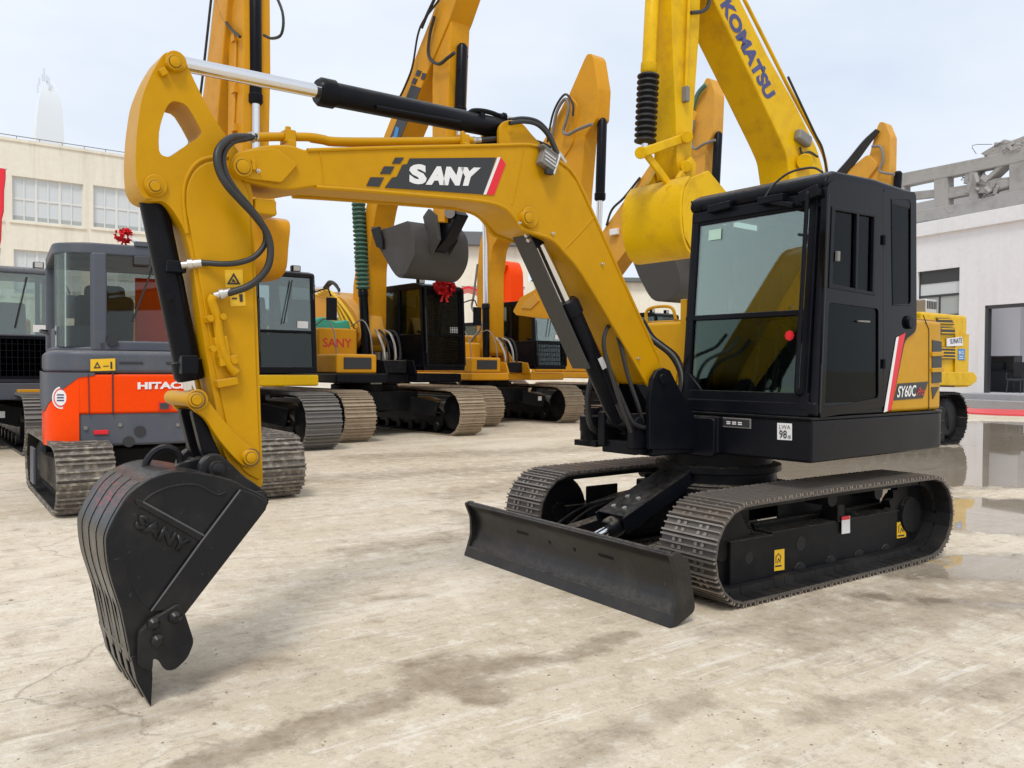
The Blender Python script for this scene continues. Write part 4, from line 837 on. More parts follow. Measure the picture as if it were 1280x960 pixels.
# ---------- second machine: light cab next to the foreground arm
F1 = Fr((.80, -10.15, GZ-.02), R_(93))
e1 = thing('excavator', 'orange yellow excavator with pale cab windows standing right behind the foreground arm', 'excavator', F1, GR)
under(e1, shoe='grey_shoe'); house(e1, 'row_yellow', 'black')
big_cab(e1, -.4, 1.42, .36, 1.36, 1.22, 2.88, 'black', None, 'clear', 'mid_glass')
MB().bb(1.2, 1.46, .33, 1.37, 1.02, 1.20).build('front_skirt', 'bright_yellow', e1, .03)
plate(e1, F1, [(236, 445), (234, 350), (239, 260), (248, 160), (256, 100), (268, 0), (272, -40), (290, -40), (284, 0), (275, 103), (270, 165), (262, 260), (256, 340), (256, 445)], -.28, .56, 'row_yellow', 'boom', .02, .1)
a1_ = plate(e1, F1, [(286, -40), (303, -40), (304, 80), (302, 190), (298, 280), (283, 280), (285, 100)], -.20, .40, 'row_yellow', 'arm')
cylp(e1, F1, (319, -60), (320, 246), -.02, .085, .62, name='bucket_cylinder', rod_r=.06)
cylp(e1, F1, (240, 452), (226, 290), -.44, .08, .62, name='boom_cylinder'); cylp(e1, F1, (240, 452), (226, 290), .44, .08, .62, name='boom_cylinder')
for dx in (0, 5, 9): MB().tube([F1.up(a, b, 'y', -.2+dx*.02) for a, b in ((244+dx, 170), (254+dx, 90), (266+dx, -20))], .02, 8).build('boom_pipe', 'zinc' if dx else 'rubber', e1)
hosep(e1, F1, [(268, -20), (276, 15), (288, 35), (300, 46)], -.26); hosep(e1, F1, [(338, -20), (353, 15), (352, 42), (340, 48), (330, 44)], .0, .02)
MB().tube([F1.up(a, b, 'y', -.22) for a, b in ((295, 40), (294, 110), (291, 178))], .022, 8).build('arm_pipe', 'pale_yellow', a1_)
for yy in (48, 112, 160): MB().box(F1.up(294, yy, 'y', -.22), (.12, .08, .1)).build('pipe_clamp', 'row_yellow', a1_)
far_bucket(e1, F1, [(225, 262), (270, 264), (285, 268), (284, 300), (280, 335), (262, 347), (235, 345), (225, 320)], [1, 2, 3, 4, 5, 6], -.42, .9, 'row_yellow')
plate(e1, F1, [(300, 236), (322, 240), (326, 266), (302, 266)], -.12, .24, 'row_yellow', 'bucket_link')
# ---------- third machine: caged cab with a red rosette, raised black bucket
F2 = Fr((-2.62, -11.25, GZ-.02), R_(94))
e2 = thing('excavator', 'excavator with mesh cage over its cab, green cylinder boots and lifted grey bucket', 'excavator', F2, GR)
under(e2); house(e2, 'row_yellow', 'black')
big_cab(e2, -.2, 1.50, .42, 1.38, 1.27, 2.95, 'black', 'mesh', 'cage_glass', 'cage_glass', rear='curtain', far='curtain')  # opaque grey rear and far panes paint a lighter cab interior
ft = MB().bb(.40, .62, -1.30, -.5, 1.25, 2.05).build('hood_panel', 'row_yellow', e2, .04)
text('SANY', 'redtext', ft, [(.622, y, z) for y, z in ((-1.22, 1.69), (-.62, 1.69), (-.62, 1.86), (-1.22, 1.86))], bold=.02)
boom2 = plate(e2, F2, [(441, 440), (441, 357), (449, 310), (458, 255), (478, 174), (500, 118), (514, 84), (540, 18), (555, -30), (580, -30), (562, 24), (538, 81), (520, 125), (502, 169), (486, 215), (471, 256), (463, 300), (458, 335), (457, 440)], -.23, .46, 'row_yellow', 'boom', .02, .1)
yb2 = -.235
def dq(fr, px, mt, par, y, nm): q = fr.P(px, y); return MB().prism(q, y-.004, y+.004).build(nm, mt, par)
dq(F2, [(481, 188), (494, 190), (526, 110), (514, 106)], 'charcoal', boom2, yb2, 'logo_panel'); dq(F2, [(484, 190), (489, 191), (496, 172), (491, 171)], 'white', boom2, yb2-.004, 'lettering'); dq(F2, [(487, 193), (492, 193), (499, 160), (495, 158)], 'blue', boom2, yb2-.006, 'lettering'); dq(F2, [(503, 148), (507, 149), (512, 130), (506, 128)], 'white', boom2, yb2-.004, 'lettering')
for q in ([(519, 94), (524, 96), (527, 89), (522, 87)], [(514, 104), (519, 106), (522, 99), (517, 97)], [(526, 99), (530, 100), (533, 92), (528, 91)]): dq(F2, q, 'charcoal', boom2, yb2, 'logo_square')
arm2 = plate(e2, F2, [(548, -40), (566, -40), (562, 60), (559, 140), (555, 278), (541, 278), (540, 170), (540, 100)], -.20, .40, 'row_yellow', 'arm')
cylp(e2, F2, (578, 55), (571, 255), .0, .095, .45, name='bucket_cylinder', rod_r=.06)
for y in (-.34, .34): cylp(e2, F2, (459, 466), (447, 232), y, .085, .44, name='boom_cylinder', boot=.5)
hosep(e2, F2, [(543, 20), (537, 45), (536, 70), (548, 80), (560, 72), (568, 66)], -.3, .03); hosep(e2, F2, [(560, 84), (580, 74), (584, 70), (578, 66)], .15, .02)
for k in range(4):
    hosep(e2, F2, [(466+k*5, 470), (468+k*5, 466), (469+k*5, 452), (469+k*5, 440)], .0, .03, 'greyhose')
hosep(e2, F2, [(549, 0), (530, 25), (522, 45), (515, 85), (503, 115), (497, 125)], -.33, .02); hosep(e2, F2, [(545, -5), (534, 18), (527, 35)], -.33, .03)
bk2 = far_bucket(e2, F2, [(468, 290), (509, 276), (517, 292), (517, 322), (506, 344), (494, 344), (474, 311)], [1, 2, 3, 4, 5, 6], -.52, 1.15, 'greyblack', ((480, 300), (463, 284)))
MB().prism(F2.P([(508, 280), (513, 279), (519, 300), (519, 320), (508, 343), (504, 342), (514, 320), (514, 301)], -.52), -.54, -.515).build('side_rib', 'greyblack', bk2, .006)
MB().prism(F2.P([(466, 287), (476, 283), (481, 300), (481, 312), (473, 309)], -.52), -.57, -.515).build('side_cutter', 'under_black', bk2, .012)
for y_ in (-.2, .2): MB().prism(F2.P([(536, 272), (543, 262), (553, 270), (556, 300), (546, 318)], -.1), y_-.03, y_+.03).build('bucket_ear', 'greyblack', bk2, .01)
plate(e2, F2, [(548, 262), (562, 256), (572, 268), (556, 300), (540, 318), (530, 312)], -.12, .24, 'black', 'bucket_link')
MB().cyl(F2.up(562, 266, 'y', -.25), F2.up(562, 266, 'y', .25), .09, 14).build('bucket_pin', 'greyhose', e2)
tp = MB(); tp.prism(spline([(-1.25, 2.03), (-1.2, 2.22), (-1.0, 2.26), (-.8, 2.18), (-.55, 2.22), (-.5, 2.03)], 5), -.4, .35, 'x')
MB().box((-.1, -.85, 2.02), (.9, .85, .10)).build('hood_cover_sheet', 'charcoal', e2, .03)
tag(tp.build('tarpaulin', 'green', None, .03), 'crumpled green tarpaulin lying on the hood of the caged excavator', 'tarpaulin'); bpy.data.objects['tarpaulin'].matrix_world = F2.m
for xx in (1.2,):
    tag_ = MB().bb(.62, .635, -.22, .02, 1.0, 1.06).build('notice_sticker', 'white', e2)
# ---------- fourth machine: chrome boom rods, yellow bucket over its cab
F3 = Fr((-6.75, -13.15, GZ-.02), R_(92))
e3 = thing('excavator', 'yellow skirted excavator with barred lower windscreen and yellow bucket hanging before its cab', 'excavator', F3, GR)
under(e3); house(e3, 'row_yellow', 'row_yellow')
big_cab(e3, -.3, 1.45, .42, 1.40, 1.30, 2.95, 'black', 'lower', 'clear', 'mid_glass')
plate(e3, F3, [(596, 445), (596, 340), (600, 300), (611, 272), (640, 232), (668, 195), (690, 157), (710, 118), (722, 130), (716, 180), (692, 215), (660, 255), (630, 285), (615, 310), (611, 345), (611, 445)], -.23, .46, 'row_yellow', 'boom', .02, .12)
plate(e3, F3, [(731, 72), (734, 67), (739, 67), (742, 72), (748, 110), (746, 148), (731, 170), (725, 240), (720, 335), (708, 335), (706, 240), (704, 180), (704, 150), (711, 118)], -.20, .36, 'row_yellow', 'arm', .02, .04)
cylp(e3, F3, (753, 148), (747, 345), -.02, .10, .52, name='bucket_cylinder', rod_r=.06)
for y in (-.43, .43): cylp(e3, F3, (608, 467), (606, 268), y, .085, .44, name='boom_cylinder', rod_r=.06)
hosep(e3, F3, [(690, 170), (696, 140), (706, 124), (711, 132), (708, 150), (704, 164), (710, 168), (722, 162), (740, 155)], -.34, .035, 'greyhose'); hosep(e3, F3, [(684, 178), (692, 140), (706, 118), (716, 130), (716, 145)], -.36, .025)
hosep(e3, F3, [(594, 455), (588, 430), (600, 412), (600, 400), (590, 385), (592, 370), (597, 330)], -.36, .03, 'greyhose')
far_bucket(e3, F3, [(641, 389), (650, 372), (668, 362), (684, 335), (702, 332), (708, 380), (690, 398), (645, 394)], [3, 4, 5, 6, 7], -.5, 1.15, 'row_yellow', ((655, 380), (641, 390)))
MB().prism(F3.P([(655, 377), (668, 367), (674, 376), (664, 386), (652, 385)], -.51), -.52, -.50).build('side_cutter', 'pale_yellow', e3)
MB().bb(1.33, 1.345, .62, .72, .55, .65).build('notice_sticker', 'white', e3)
# ---------- fifth machine: arm behind the bright yellow bucket
F4 = Fr((-12.0, -14.3, GZ-.02), R_(92))
e4 = thing('excavator', 'far orange yellow excavator whose worn dark bucket hangs under the bright yellow one', 'excavator', F4, GR)
under(e4); house(e4, 'row_yellow', 'row_yellow'); big_cab(e4, -.3, 1.45, .42, 1.40, 1.30, 2.95, 'black', None, 'mid_glass', 'mid_glass')
boom4 = plate(e4, F4, [(732, 440), (732, 350), (742, 310), (756, 284), (802, 221), (840, 165), (858, 132), (870, 140), (862, 175), (830, 230), (796, 296), (770, 330), (748, 360), (746, 440)], -.29, .58, 'pale_yellow', 'boom', .02, .12)
dq(F4, [(788, 252), (803, 232), (808, 252), (798, 268)], 'charcoal', boom4, -.30, 'logo_panel'); dq(F4, [(786, 262), (783, 270), (797, 274), (799, 267)], 'redvinyl', boom4, -.302, 'logo_red_bar')
MB().box(F4.up(768, 290, 'y', -.36), (.3, .12, .18)).build('boom_lamp', 'white', boom4, .02)
hosep(e4, F4, [(758, 282), (765, 262), (780, 247), (800, 222)], -.34, .035)
plate(e4, F4, [(880, 102), (883, 97), (888, 98), (894, 117), (892, 165), (882, 185), (878, 240), (872, 330), (862, 330), (862, 240), (863, 180), (866, 138)], -.20, .38, 'pale_yellow', 'arm', .02, .06)
cylp(e4, F4, (898, 165), (890, 320), .0, .11, .6, name='bucket_cylinder'); hosep(e4, F4, [(868, 150), (864, 172), (868, 186), (880, 180), (894, 175)], -.3, .035, 'greyhose'); hosep(e4, F4, [(864, 140), (872, 118), (882, 106)], -.3, .06, 'dgreen')
for y in (-.43, .43): cylp(e4, F4, (745, 466), (742, 300), y, .085, .5, name='boom_cylinder')
far_bucket(e4, F4, [(789, 322), (806, 322), (842, 320), (850, 345), (845, 368), (830, 376), (814, 373), (798, 345)], [2, 3, 4, 5, 6, 7], -.55, 1.2, 'greyblack', ((797, 330), (788, 320)))
# ---------- sixth machine: only the tip of the folded arm shows over the cab roof
F5 = Fr((-18.2, -16.2, GZ-.02), R_(92))
e5 = thing('excavator', 'farthest excavator, its arm tip with dark hose bundle just showing above the cab roof', 'excavator', F5, GR)
under(e5); house(e5, 'row_yellow', 'row_yellow'); big_cab(e5, -.3, 1.45, .42, 1.40, 1.30, 2.95, 'black', None, 'mid_glass', 'mid_glass')
plate(e5, F5, [(985, 440), (985, 360), (1000, 310), (1040, 240), (1064, 209), (1085, 192), (1098, 206), (1075, 235), (1040, 285), (1010, 330), (1002, 370), (1000, 440)], -.29, .58, 'pale_yellow', 'boom', .02, .12)
plate(e5, F5, [(1097, 157), (1100, 152), (1106, 153), (1113, 170), (1112, 220), (1106, 330), (1094, 330), (1090, 230), (1066, 214), (1086, 196)], -.20, .38, 'pale_yellow', 'arm', .02, .06)
for k in range(3): hosep(e5, F5, [(1046+k*4, 218), (1062+k*4, 200), (1080+k*3, 178), (1096+k, 163)], -.3, .06)
hosep(e5, F5, [(1090, 183), (1101, 184), (1104, 200), (1100, 214), (1118, 218)], -.3, .04, 'greyhose'); cylp(e5, F5, (1123, 214), (1116, 320), .0, .11, .6, name='bucket_cylinder')
# ---------- machines standing behind the row
F6 = Fr((-1.6, -19.3, GZ-.02), R_(96))
e6 = thing('excavator', 'pale yellow excavator behind the row with lowered boom and fanned yellow pipes', 'excavator', F6, 'machines in the second row')
under(e6); house(e6, 'pale_yellow', 'black'); big_cab(e6, -.4, 1.4, .42, 1.40, 1.22, 2.9, 'black', None, 'mid_glass', 'mid_glass')
plate(e6, F6, [(345, 440), (352, 380), (392, 367), (412, 364), (430, 374), (446, 392), (452, 420), (440, 440), (420, 426), (400, 420)], -.28, .56, 'pale_yellow', 'boom', .03, .1)
for k in range(5): MB().tube(spline([F6.up(a, b, 'y', -.36+k*.03) for a, b in ((404-k*3, 362+k*2), (412, 364+k*3), (424-k, 376+k*4), (436-k*3, 392+k*5), (446-k*4, 410+k*5))], 4), .03, 6).build('boom_pipe', 'amber', e6)
cylp(e6, F6, (352, 362), (410, 360), .0, .08, .7, name='arm_cylinder', mt='greyhose'); hosep(e6, F6, [(405, 360), (412, 352), (420, 356), (424, 364)], -.2, .03); hosep(e6, F6, [(408, 360), (416, 354), (424, 362)], -.1, .03)
MB().tube([F6.up(a, b, 'y', -.4) for a, b in ((416, 380), (421, 398))], .04, 8).build('rod', 'white', e6)
F7 = Fr((-10.6, -20.5, GZ-.02), R_(96))
e7 = thing('excavator', 'orange red excavator standing behind the row, seen between chrome rods and dark cylinder guard', 'excavator', F7, 'machines in the second row')
under(e7); house(e7, 'orange', 'grey'); big_cab(e7, -.4, 1.4, .42, 1.40, 1.22, 2.9, 'black', None, 'mid_glass', 'mid_glass')
plate(e7, F7, [(612, 440), (616, 385), (620, 345), (626, 328), (633, 325), (638, 338), (639, 380), (636, 440)], -.28, .56, 'orange', 'boom', .05, .15)
MB().tube([F7.up(a, b, 'y', -.35) for a, b in ((622, 440), (626, 345), (633, 330))], .05, 6).build('boom_pipe', 'orange', e7)
# ---------- bright yellow machine on the right, facing left
FK = Fr((-8.8, -4.95, GZ-.02), R_(2))
ek = thing('excavator', 'bright yellow excavator with blue lettering down its boom, rising behind the glossy black cab', 'excavator', FK)
under(ek, shoe='link', h=.95); house(ek, 'bright_yellow', 'bright_yellow', tail=2.6, hw=1.30, square=True, hood_z=2.35, tool=False); big_cab(ek, -.4, 1.3, .38, 1.28, 1.25, 2.78, 'black', None, 'mid_glass', 'mid_glass')
YK = .30
bk_ = plate(ek, FK, [(880, -60), (885, -30), (892, 0), (940, 100), (974, 172), (984, 195), (990, 240), (985, 300), (985, 400), (1040, 400), (1045, 300), (1036, 235), (1022, 186), (995, 131), (960, 69), (926, 0), (910, -30), (900, -60)], YK, -.60, 'bright_yellow', 'boom', .03, .1)
text('KOMATSU', 'navy', bk_, [FK.up(a, b, 'y', YK+.006) for a, b in ((900, 6), (958, 126), (970, 117), (912.5, -4))], bold=.05)
MB().prism(FK.P([(951.5, 85), (955.5, 82), (957.5, 86), (953.5, 89)], YK+.010), YK+.006, YK+.012).build('lettering', 'navy', bk_)
MB().tube(spline([FK.up(a, b, 'y', YK-.1) for a, b in ((928, -5), (962, 62), (985, 108), (1010, 155), (1026, 185), (1033, 210), (1030, 240))], 4), .03, 8).build('boom_pipe', 'bright_yellow', bk_)
hosep(bk_, FK, [(985, 96), (1000, 128), (1019, 168), (1028, 186), (1034, 215)], YK+.03, .022)
lk_ = MB().box(FK.up(1004, 173, 'y', YK+.06), (.36, .14, .20), Matrix.Rotation(R_(-15), 3, 'Y')).build('boom_lamp', 'greyhose', bk_, .05); MB().cyl(FK.up(1006, 202, 'y', YK), FK.up(1006, 202, 'y', YK+.16), .13, 16).build('boom_pin', 'bright_yellow', bk_, .02)
hosep(bk_, FK, [(1000, 184), (1003, 192), (1012, 190), (1022, 196)], YK+.04, .02)
ak_ = plate(ek, FK, [(838, -60), (878, -60), (874, 40), (867, 140), (864, 205), (850, 222), (846, 200), (845, 150), (841, 60)], .22, -.44, 'bright_yellow', 'arm', .02, .05)
MB().tube([FK.up(a, b, 'y', .26) for a, b in ((862, -20), (859, 60), (857, 120))], .025, 8).build('arm_pipe', 'bright_yellow', ak_); MB().box(FK.up(857, 118, 'y', .26), (.08, .1, .22)).build('grease_block', 'greyhose', ak_, .01)
hosep(ak_, FK, [(888, -20), (886, 5), (878, 14), (864, 16)], .3, .03)
cylp(ek, FK, (818, -60), (806, 186), .0, .10, .62, name='bucket_cylinder', mt='bright_yellow', boot=.36, boot_mt='rubber')
for y in (.26, -.30):
    MB().beam(FK.up(800, 192, 'y', y), FK.up(862, 170, 'y', y), .05, .13).build('idler_link', 'bright_yellow', ek, .02); MB().beam(FK.up(806, 190, 'y', y-.06*(1 if y > 0 else -1)), FK.up(842, 238, 'y', y-.06*(1 if y > 0 else -1)), .05, .12).build('bucket_link', 'bright_yellow', ek, .02)
for px in ((801, 191), (859, 171), (858, 208), (840, 238)): MB().cyl(FK.up(*px, 'y', -.36), FK.up(*px, 'y', .36), .085, 16).build('link_pin', 'bright_yellow', ek, .01)
far_bucket(ek, FK, [(864, 222), (886, 213), (912, 244), (905, 288), (888, 312), (868, 317), (856, 296), (853, 262), (856, 236)], [0, 8, 7, 6, 5, 4], .60, -1.15, 'bright_yellow')
for y in (.28, -.32): MB().prism(FK.P([(846, 222), (862, 196), (868, 205), (866, 240), (860, 285), (850, 262)], .28), y-.04, y+.04).build('bucket_ear', 'bright_yellow', ek, .01)
yk = 1.305
MB().prism([(-2.72, 1.12), (-2.75, 1.20), (-2.6, 1.30), (-1.0, 1.30), (-1.0, 1.06), (-2.5, 1.04)], -1.28, 1.345).build('lower_lip', 'bright_yellow', ek, .02)
def kq(px, mt, d, nm, th=.012): return MB().prism(FK.P(px, yk), yk+d-th, yk+d).build(nm, mt, ek)
for q in ([(1170, 397), (1189, 398.5), (1193, 406), (1172, 405)], [(1174, 408.5), (1193.5, 410), (1193.5, 418.5), (1176, 418)], [(1174, 433), (1193.5, 434.5), (1193.5, 449), (1174, 449)]):
    v_ = kq(q, 'charcoal', .006, 'vent')
    y0_, y1_ = q[0][1], q[2][1]; k = max(2, int((y1_-y0_)/3.4))
    for i in range(k): yy = y0_+(i+.5)*(y1_-y0_)/k; MB().prism(FK.P([(q[0][0], yy-.9), (q[1][0], yy-.2), (q[2][0], yy+1.0), (q[3][0], yy+.6)], yk), yk-.01, yk+.03).build('vent_slat', 'bright_yellow', v_)
n_ = kq([(1183, 423), (1202, 421), (1203, 432), (1183, 433)], 'white', .012, 'name_sticker'); text('SUNATE', 'navy', n_, [FK.up(a, b, 'y', yk+.018) for a, b in ((1188, 430), (1203, 428.5), (1203, 422), (1188, 423.5))], bold=.01)
n_ = kq([(1197, 436), (1205.5, 436), (1205, 450), (1197, 450)], 'blue', .012, 'blue_sticker'); text('BIG', 'white', n_, [FK.up(a, b, 'y', yk+.018) for a, b in ((1198.5, 443), (1204.5, 443), (1204.5, 438.5), (1198.5, 438.5))], bold=.01)
for yy in (445, 447.5): MB().prism(FK.P([(1199, yy), (1204, yy), (1204, yy+.9), (1199, yy+.9)], yk+.016), yk+.012, yk+.018).build('print_line', 'white', n_)
ex = MB().bb(-1.75, -1.35, .55, 1.05, 2.35, 2.62).build('exhaust_box', 'zinc', ek, .03)
for i in range(6): MB().bb(-1.72+i*.062, -1.69+i*.062, 1.045, 1.056, 2.44, 2.58).build('exhaust_slot', 'charcoal', ex)
# ---------- orange compact machine, seen from behind
FH = Fr((2.55, -5.3, GZ-.015), R_(-95)); TX = Matrix.Rotation(R_(5), 4, 'Z')
eh = thing('compact_excavator', 'orange red and grey compact excavator with muddy tracks, seen from behind on the left', 'excavator', FH)
for sg in (1, -1):
    track_belt(eh, TX, sg*.86, .46, circ(1.02, .33, .29)+circ(-1.05, .33, .29), .165, 'mud_shoe', tall=.028)
    f = MB(TX); f.prism([(-.95, .14), (.95, .14), (1.0, .4), (-.95, .45)], sg*.86-.13, sg*.86+.13); fo = f.build('track_frame', 'under_black', eh, .01)
    for s2 in (-1, 1): MB(TX).prof((s2*1.03, sg*.86-.14, .33), (s2*1.03, sg*.86+.14, .33), [(0, .12), (.03, .2), (.06, .24), (.22, .24), (.25, .2), (.28, .12)], 20).build('drive_sprocket' if s2 < 0 else 'idler_wheel', 'under_black', eh)
MB(TX).bb(.2, .5, 1.09, 1.115, .14, .50).build('track_guard', 'grey', eh, .006)
mb = MB(); mb.bb(-.5, .5, -.75, .75, .32, .52); mb.prof((0, 0, .5), (0, 0, .66), [(0, .42), (.16, .42)], 30); mb.build('car_body', 'under_black', eh, .012)
hb_plan = fillet([(-1.0, -.78), (-1.0, 1.05), (1.0, 1.05), (1.0, -.78)], [.45, .40, .12, .12], 6)
def infl(p, k): return [(x*k, y*k) for x, y in p]
MB().prism(infl(hb_plan, .985), .59, .90, 'z').build('counterweight', 'grey', eh, .03, seg=3)
MB().prism(hb_plan, .885, 1.245, 'z').build('hood', 'orange', eh, .025, seg=3)
MB().prism(infl(hb_plan, .99), 1.245, 1.46, 'z').build('hood_shoulder', 'grey', eh, .05, seg=3)
# orange corner panel reaching down on the left; seams, lettering, latch
cn = sorted([p for p in hb_plan if p[1] > .76 and p[0] < .2], key=lambda p: (p[1] > 1.049, p[1] if p[1] < 1.049 else p[0])); cn = cn+[(-.1, 1.05), (-.1, .80), (cn[0][0]+.3, .80)]
MB().prism([(x*1.003, y*1.003) for x, y in cn], .60, 1.24, 'z').build('corner_panel', 'orange', eh, .004)
xh = -1.004
def hq(px, x, mt, nm, th=.006, par=None): v = [FH.up(a, b, 'x', x) for a, b in px]; return MB().prism([(p.y, p.z) for p in v], x-th, x+.004, 'x').build(nm, mt, par or eh, 0)
hq([(140, 466), (141.8, 466), (142.2, 519), (140.4, 519)], xh, 'charcoal', 'panel_gap', .002); hq([(110, 467), (111, 467), (112, 519), (111, 519)], xh, 'charcoal', 'panel_gap', .002)
text('HITACHI', 'white', eh, [FH.up(a, b, 'x', xh-.006) for a, b in ((172, 486.8), (243, 485.5), (243, 476.5), (172, 477.8))], bold=.05)
hl = hq([(198, 502.5), (213, 502), (213, 512), (198, 512.5)], xh, 'redtext', 'latch', .012); hq([(200, 504), (211, 503.6), (211, 511), (200, 511.3)], xh-.012, 'frame', 'latch_face', .004, hl)
for px, r in (((175, 539), .05), ((161, 552), .05)):
    c = FH.up(*px, 'x', xh+.02); MB().cyl(c-Vector((.012, 0, 0)), c+Vector((.02, 0, 0)), r, 20).build('tie_down_hole', 'charcoal', eh)
c = FH.up(105, 478, 'x', xh+.06); MB().cyl(c-Vector((.01, 0, 0)), c+Vector((.03, 0, 0)), .03, 16).build('hood_lock', 'orange', eh, .004)
ws = hq([(113, 449), (144, 448), (144, 463), (113, 464)], xh, 'amber', 'warning_sticker', .004)
v = [FH.up(a, b, 'x', xh-.008) for a, b in ((117, 460.5), (126, 460), (121.5, 452))]; w_ = [FH.up(a, b, 'x', xh-.008) for a, b in ((119.3, 459), (123.8, 458.8), (121.5, 454.8))]
MB().prism([(p.y, p.z) for p in v], xh-.008, xh-.005, 'x', holes=[[(p.y, p.z) for p in w_]]).build('pictogram', 'charcoal', ws)
hq([(129, 457.3), (136, 457), (136, 458), (129, 458.3)], xh-.004, 'charcoal', 'pictogram', .004, ws); hq([(138, 452), (140, 452), (140.5, 461), (138, 461)], xh-.004, 'charcoal', 'pictogram', .004, ws)
# grey fairing that slopes down over the left corner
fo_ = [p for p in hb_plan if p[1] > .55 and p[0] < .2]; fo_ = sorted(fo_, key=lambda p: (p[1] > 1.049, p[1] if p[1] < 1.049 else p[0])); fo_ = [(x*1.007, y*1.007) for x, y in fo_]; fo_.append((1.0, 1.057))
acc = [0]
for i in range(1, len(fo_)): acc.append(acc[-1]+(Vector(fo_[i])-Vector(fo_[i-1])).length)
mb = MB(); vs = []; n_ = len(fo_)
for (x, y), s_ in zip(fo_, acc): zb_ = 1.235-.33*min(1, max(0, (s_-.10)/.42)); vs += [(x, y, zb_), (x, y, 1.26), (x*.985, y*.985, zb_), (x*.985, y*.985, 1.26)]
fs = []
for i in range(n_-1): a, b = 4*i, 4*i+4; fs += [(a, b, b+1, a+1), (a+2, a+3, b+3, b+2), (a, a+2, b+2, b), (a+1, b+1, b+3, a+3)]
fs += [(0, 1, 3, 2), (4*n_-4, 4*n_-2, 4*n_-1, 4*n_-3)]
mb.add(vs, fs).build('corner_fairing', 'grey', eh)
# round crest-like sticker on the left corner
d_ = Vector((-1, .45, 0)).normalized(); c = Vector((-.905, .905, 1.035))
ov = lambda r0, r1, z_: [c+d_*z_+Vector((-d_.y, d_.x, 0)).normalized()*(math.cos(2*math.pi*i/24)*r0)+Vector((0, 0, 1))*(math.sin(2*math.pi*i/24)*r1) for i in range(24)]
stq = MB().sheet(ov(.075, .10, .030)).build('round_sticker', 'white', eh); MB().sheet(ov(.062, .085, .033)).build('sticker_ring', 'pinkplastic', stq); MB().sheet(ov(.05, .07, .036)).build('sticker_centre', 'white', stq)
mb = MB()
for i in range(3): mb.sheet([c+d_*.039+Vector((-d_.y, d_.x, 0)).normalized()*a+Vector((0, 0, b)) for a, b in ((-.032, -.03+i*.025), (.032, -.03+i*.025), (.028, -.018+i*.025), (-.028, -.018+i*.025))])
mb.build('sticker_print', 'navy', stq)
# grey cab with a rounded left rear corner
cp = fillet([(-.62, -.22), (-.62, .70), (-.42, .97), (1.0, 1.0), (1.05, -.22)], [.05, .08, .12, .1, .1], 4)
mb = MB(); mb.prism(cp, 2.37, 2.48, 'z'); mb.prism(cp, 1.44, 1.50, 'z')
mb.prism([(-.63, .52), (-.63, .64), (-.60, .67), (-.54, .62), (-.54, .52)], 1.46, 2.39, 'z')
mb.bb(-.64, -.55, -.23, -.14, 1.46, 2.39); mb.bb(.95, 1.05, -.22, -.12, 1.46, 2.39); mb.bb(.92, 1.0, .9, 1.0, 1.46, 2.39); 
mb.bb(-.63, -.56, -.22, .6, 1.46, 1.56)
hc = mb.build('cab', 'grey', eh, .025, seg=3)
MB().prism(infl([(-.60, .63), (-.41, .93), (.5, .96), (.5, .93), (-.40, .90), (-.57, .61)], 1), 1.49, 1.70, 'z').build('cab_lower_side', 'grey', hc, .01)
MB().bb(-.60, -.592, -.16, .52, 1.56, 2.38).build('rear_window', 'clean_glass', hc)
MB().prism([(-.60, .64), (-.585, .74), (-.54, .83), (-.47, .91), (-.36, .95), (-.357, .942), (-.466, .902), (-.533, .824), (-.577, .738), (-.592, .64)], 1.50, 2.38, 'z').build('corner_window', 'clean_glass', hc); MB().bb(-.36, .92, .942, .95, 1.70, 2.38).build('side_window', 'clean_glass', hc); MB().bb(.98, .988, -.12, .9, 1.50, 2.38).build('windscreen', 'clean_glass', hc)
se = MB(); se.beam((-.25, .52, 1.45), (-.36, .52, 2.0), .52, .14); se.beam((-.35, .52, 1.95), (-.38, .52, 2.10), .36, .11); se.bb(-.3, .2, .25, .72, 1.35, 1.5); se.build('seat', 'seat', hc, .06, seg=3)
MB().bb(-.1, -.06, -.15, .22, 1.45, 2.22).build('hanging_panel', 'orange', hc, .01); cch = FH.up(140, 426, 'x', -.64); MB().cyl(cch+Vector((.02, 0, 0)), cch-Vector((.015, 0, 0)), .05, 18).build('vent_hole', 'charcoal', hc)
MB().bb(-.64, -.55, -.02, .28, 2.47, 2.52).build('roof_lamp_bar', 'grey', hc, .01)
MB().prism([(.3, 1.2), (.95, 1.5), (1.6, 2.2), (1.9, 2.3), (1.8, 1.9), (1.3, 1.2), (1.0, .9)], -.62, -.36).build('boom', 'orange', eh, .03)
MB().prism([(1.75, 2.25), (1.95, 2.25), (2.2, 1.0), (2.1, .9)], -.60, -.38).build('arm', 'orange', eh, .02)
MB().prism(spline([(2.0, .9), (2.25, .95), (2.4, .6), (2.2, .25), (1.95, .25)], 4), -.8, -.2).build('bucket', 'under_black', eh, .02)
mb = MB(); mb.prism([(1.55, .06), (1.5, .2), (1.55, .42), (1.6, .42), (1.57, .2), (1.6, .06)], -1.0, 1.0)
for y in (-.4, .4): mb.beam((.5, y, .35), (1.52, y, .22), .1, .1)
mb.build('dozer_blade', 'grey', eh, .01)
MB().tube([(-.615, .10, 2.33), (-.62, .30, 1.75)], .009, 6).build('wiper', 'rubber', hc)
for yy in (-.45, -.05, .35): MB().bb(-.996, -.985, yy-.10, yy+.10, 1.34, 1.36).build('vent_slot', 'charcoal', eh)
for yy in (-.62, .60): MB().bb(-1.0, -.975, yy-.06, yy+.06, .70, .74).build('reflector', 'redvinyl', eh, .004)
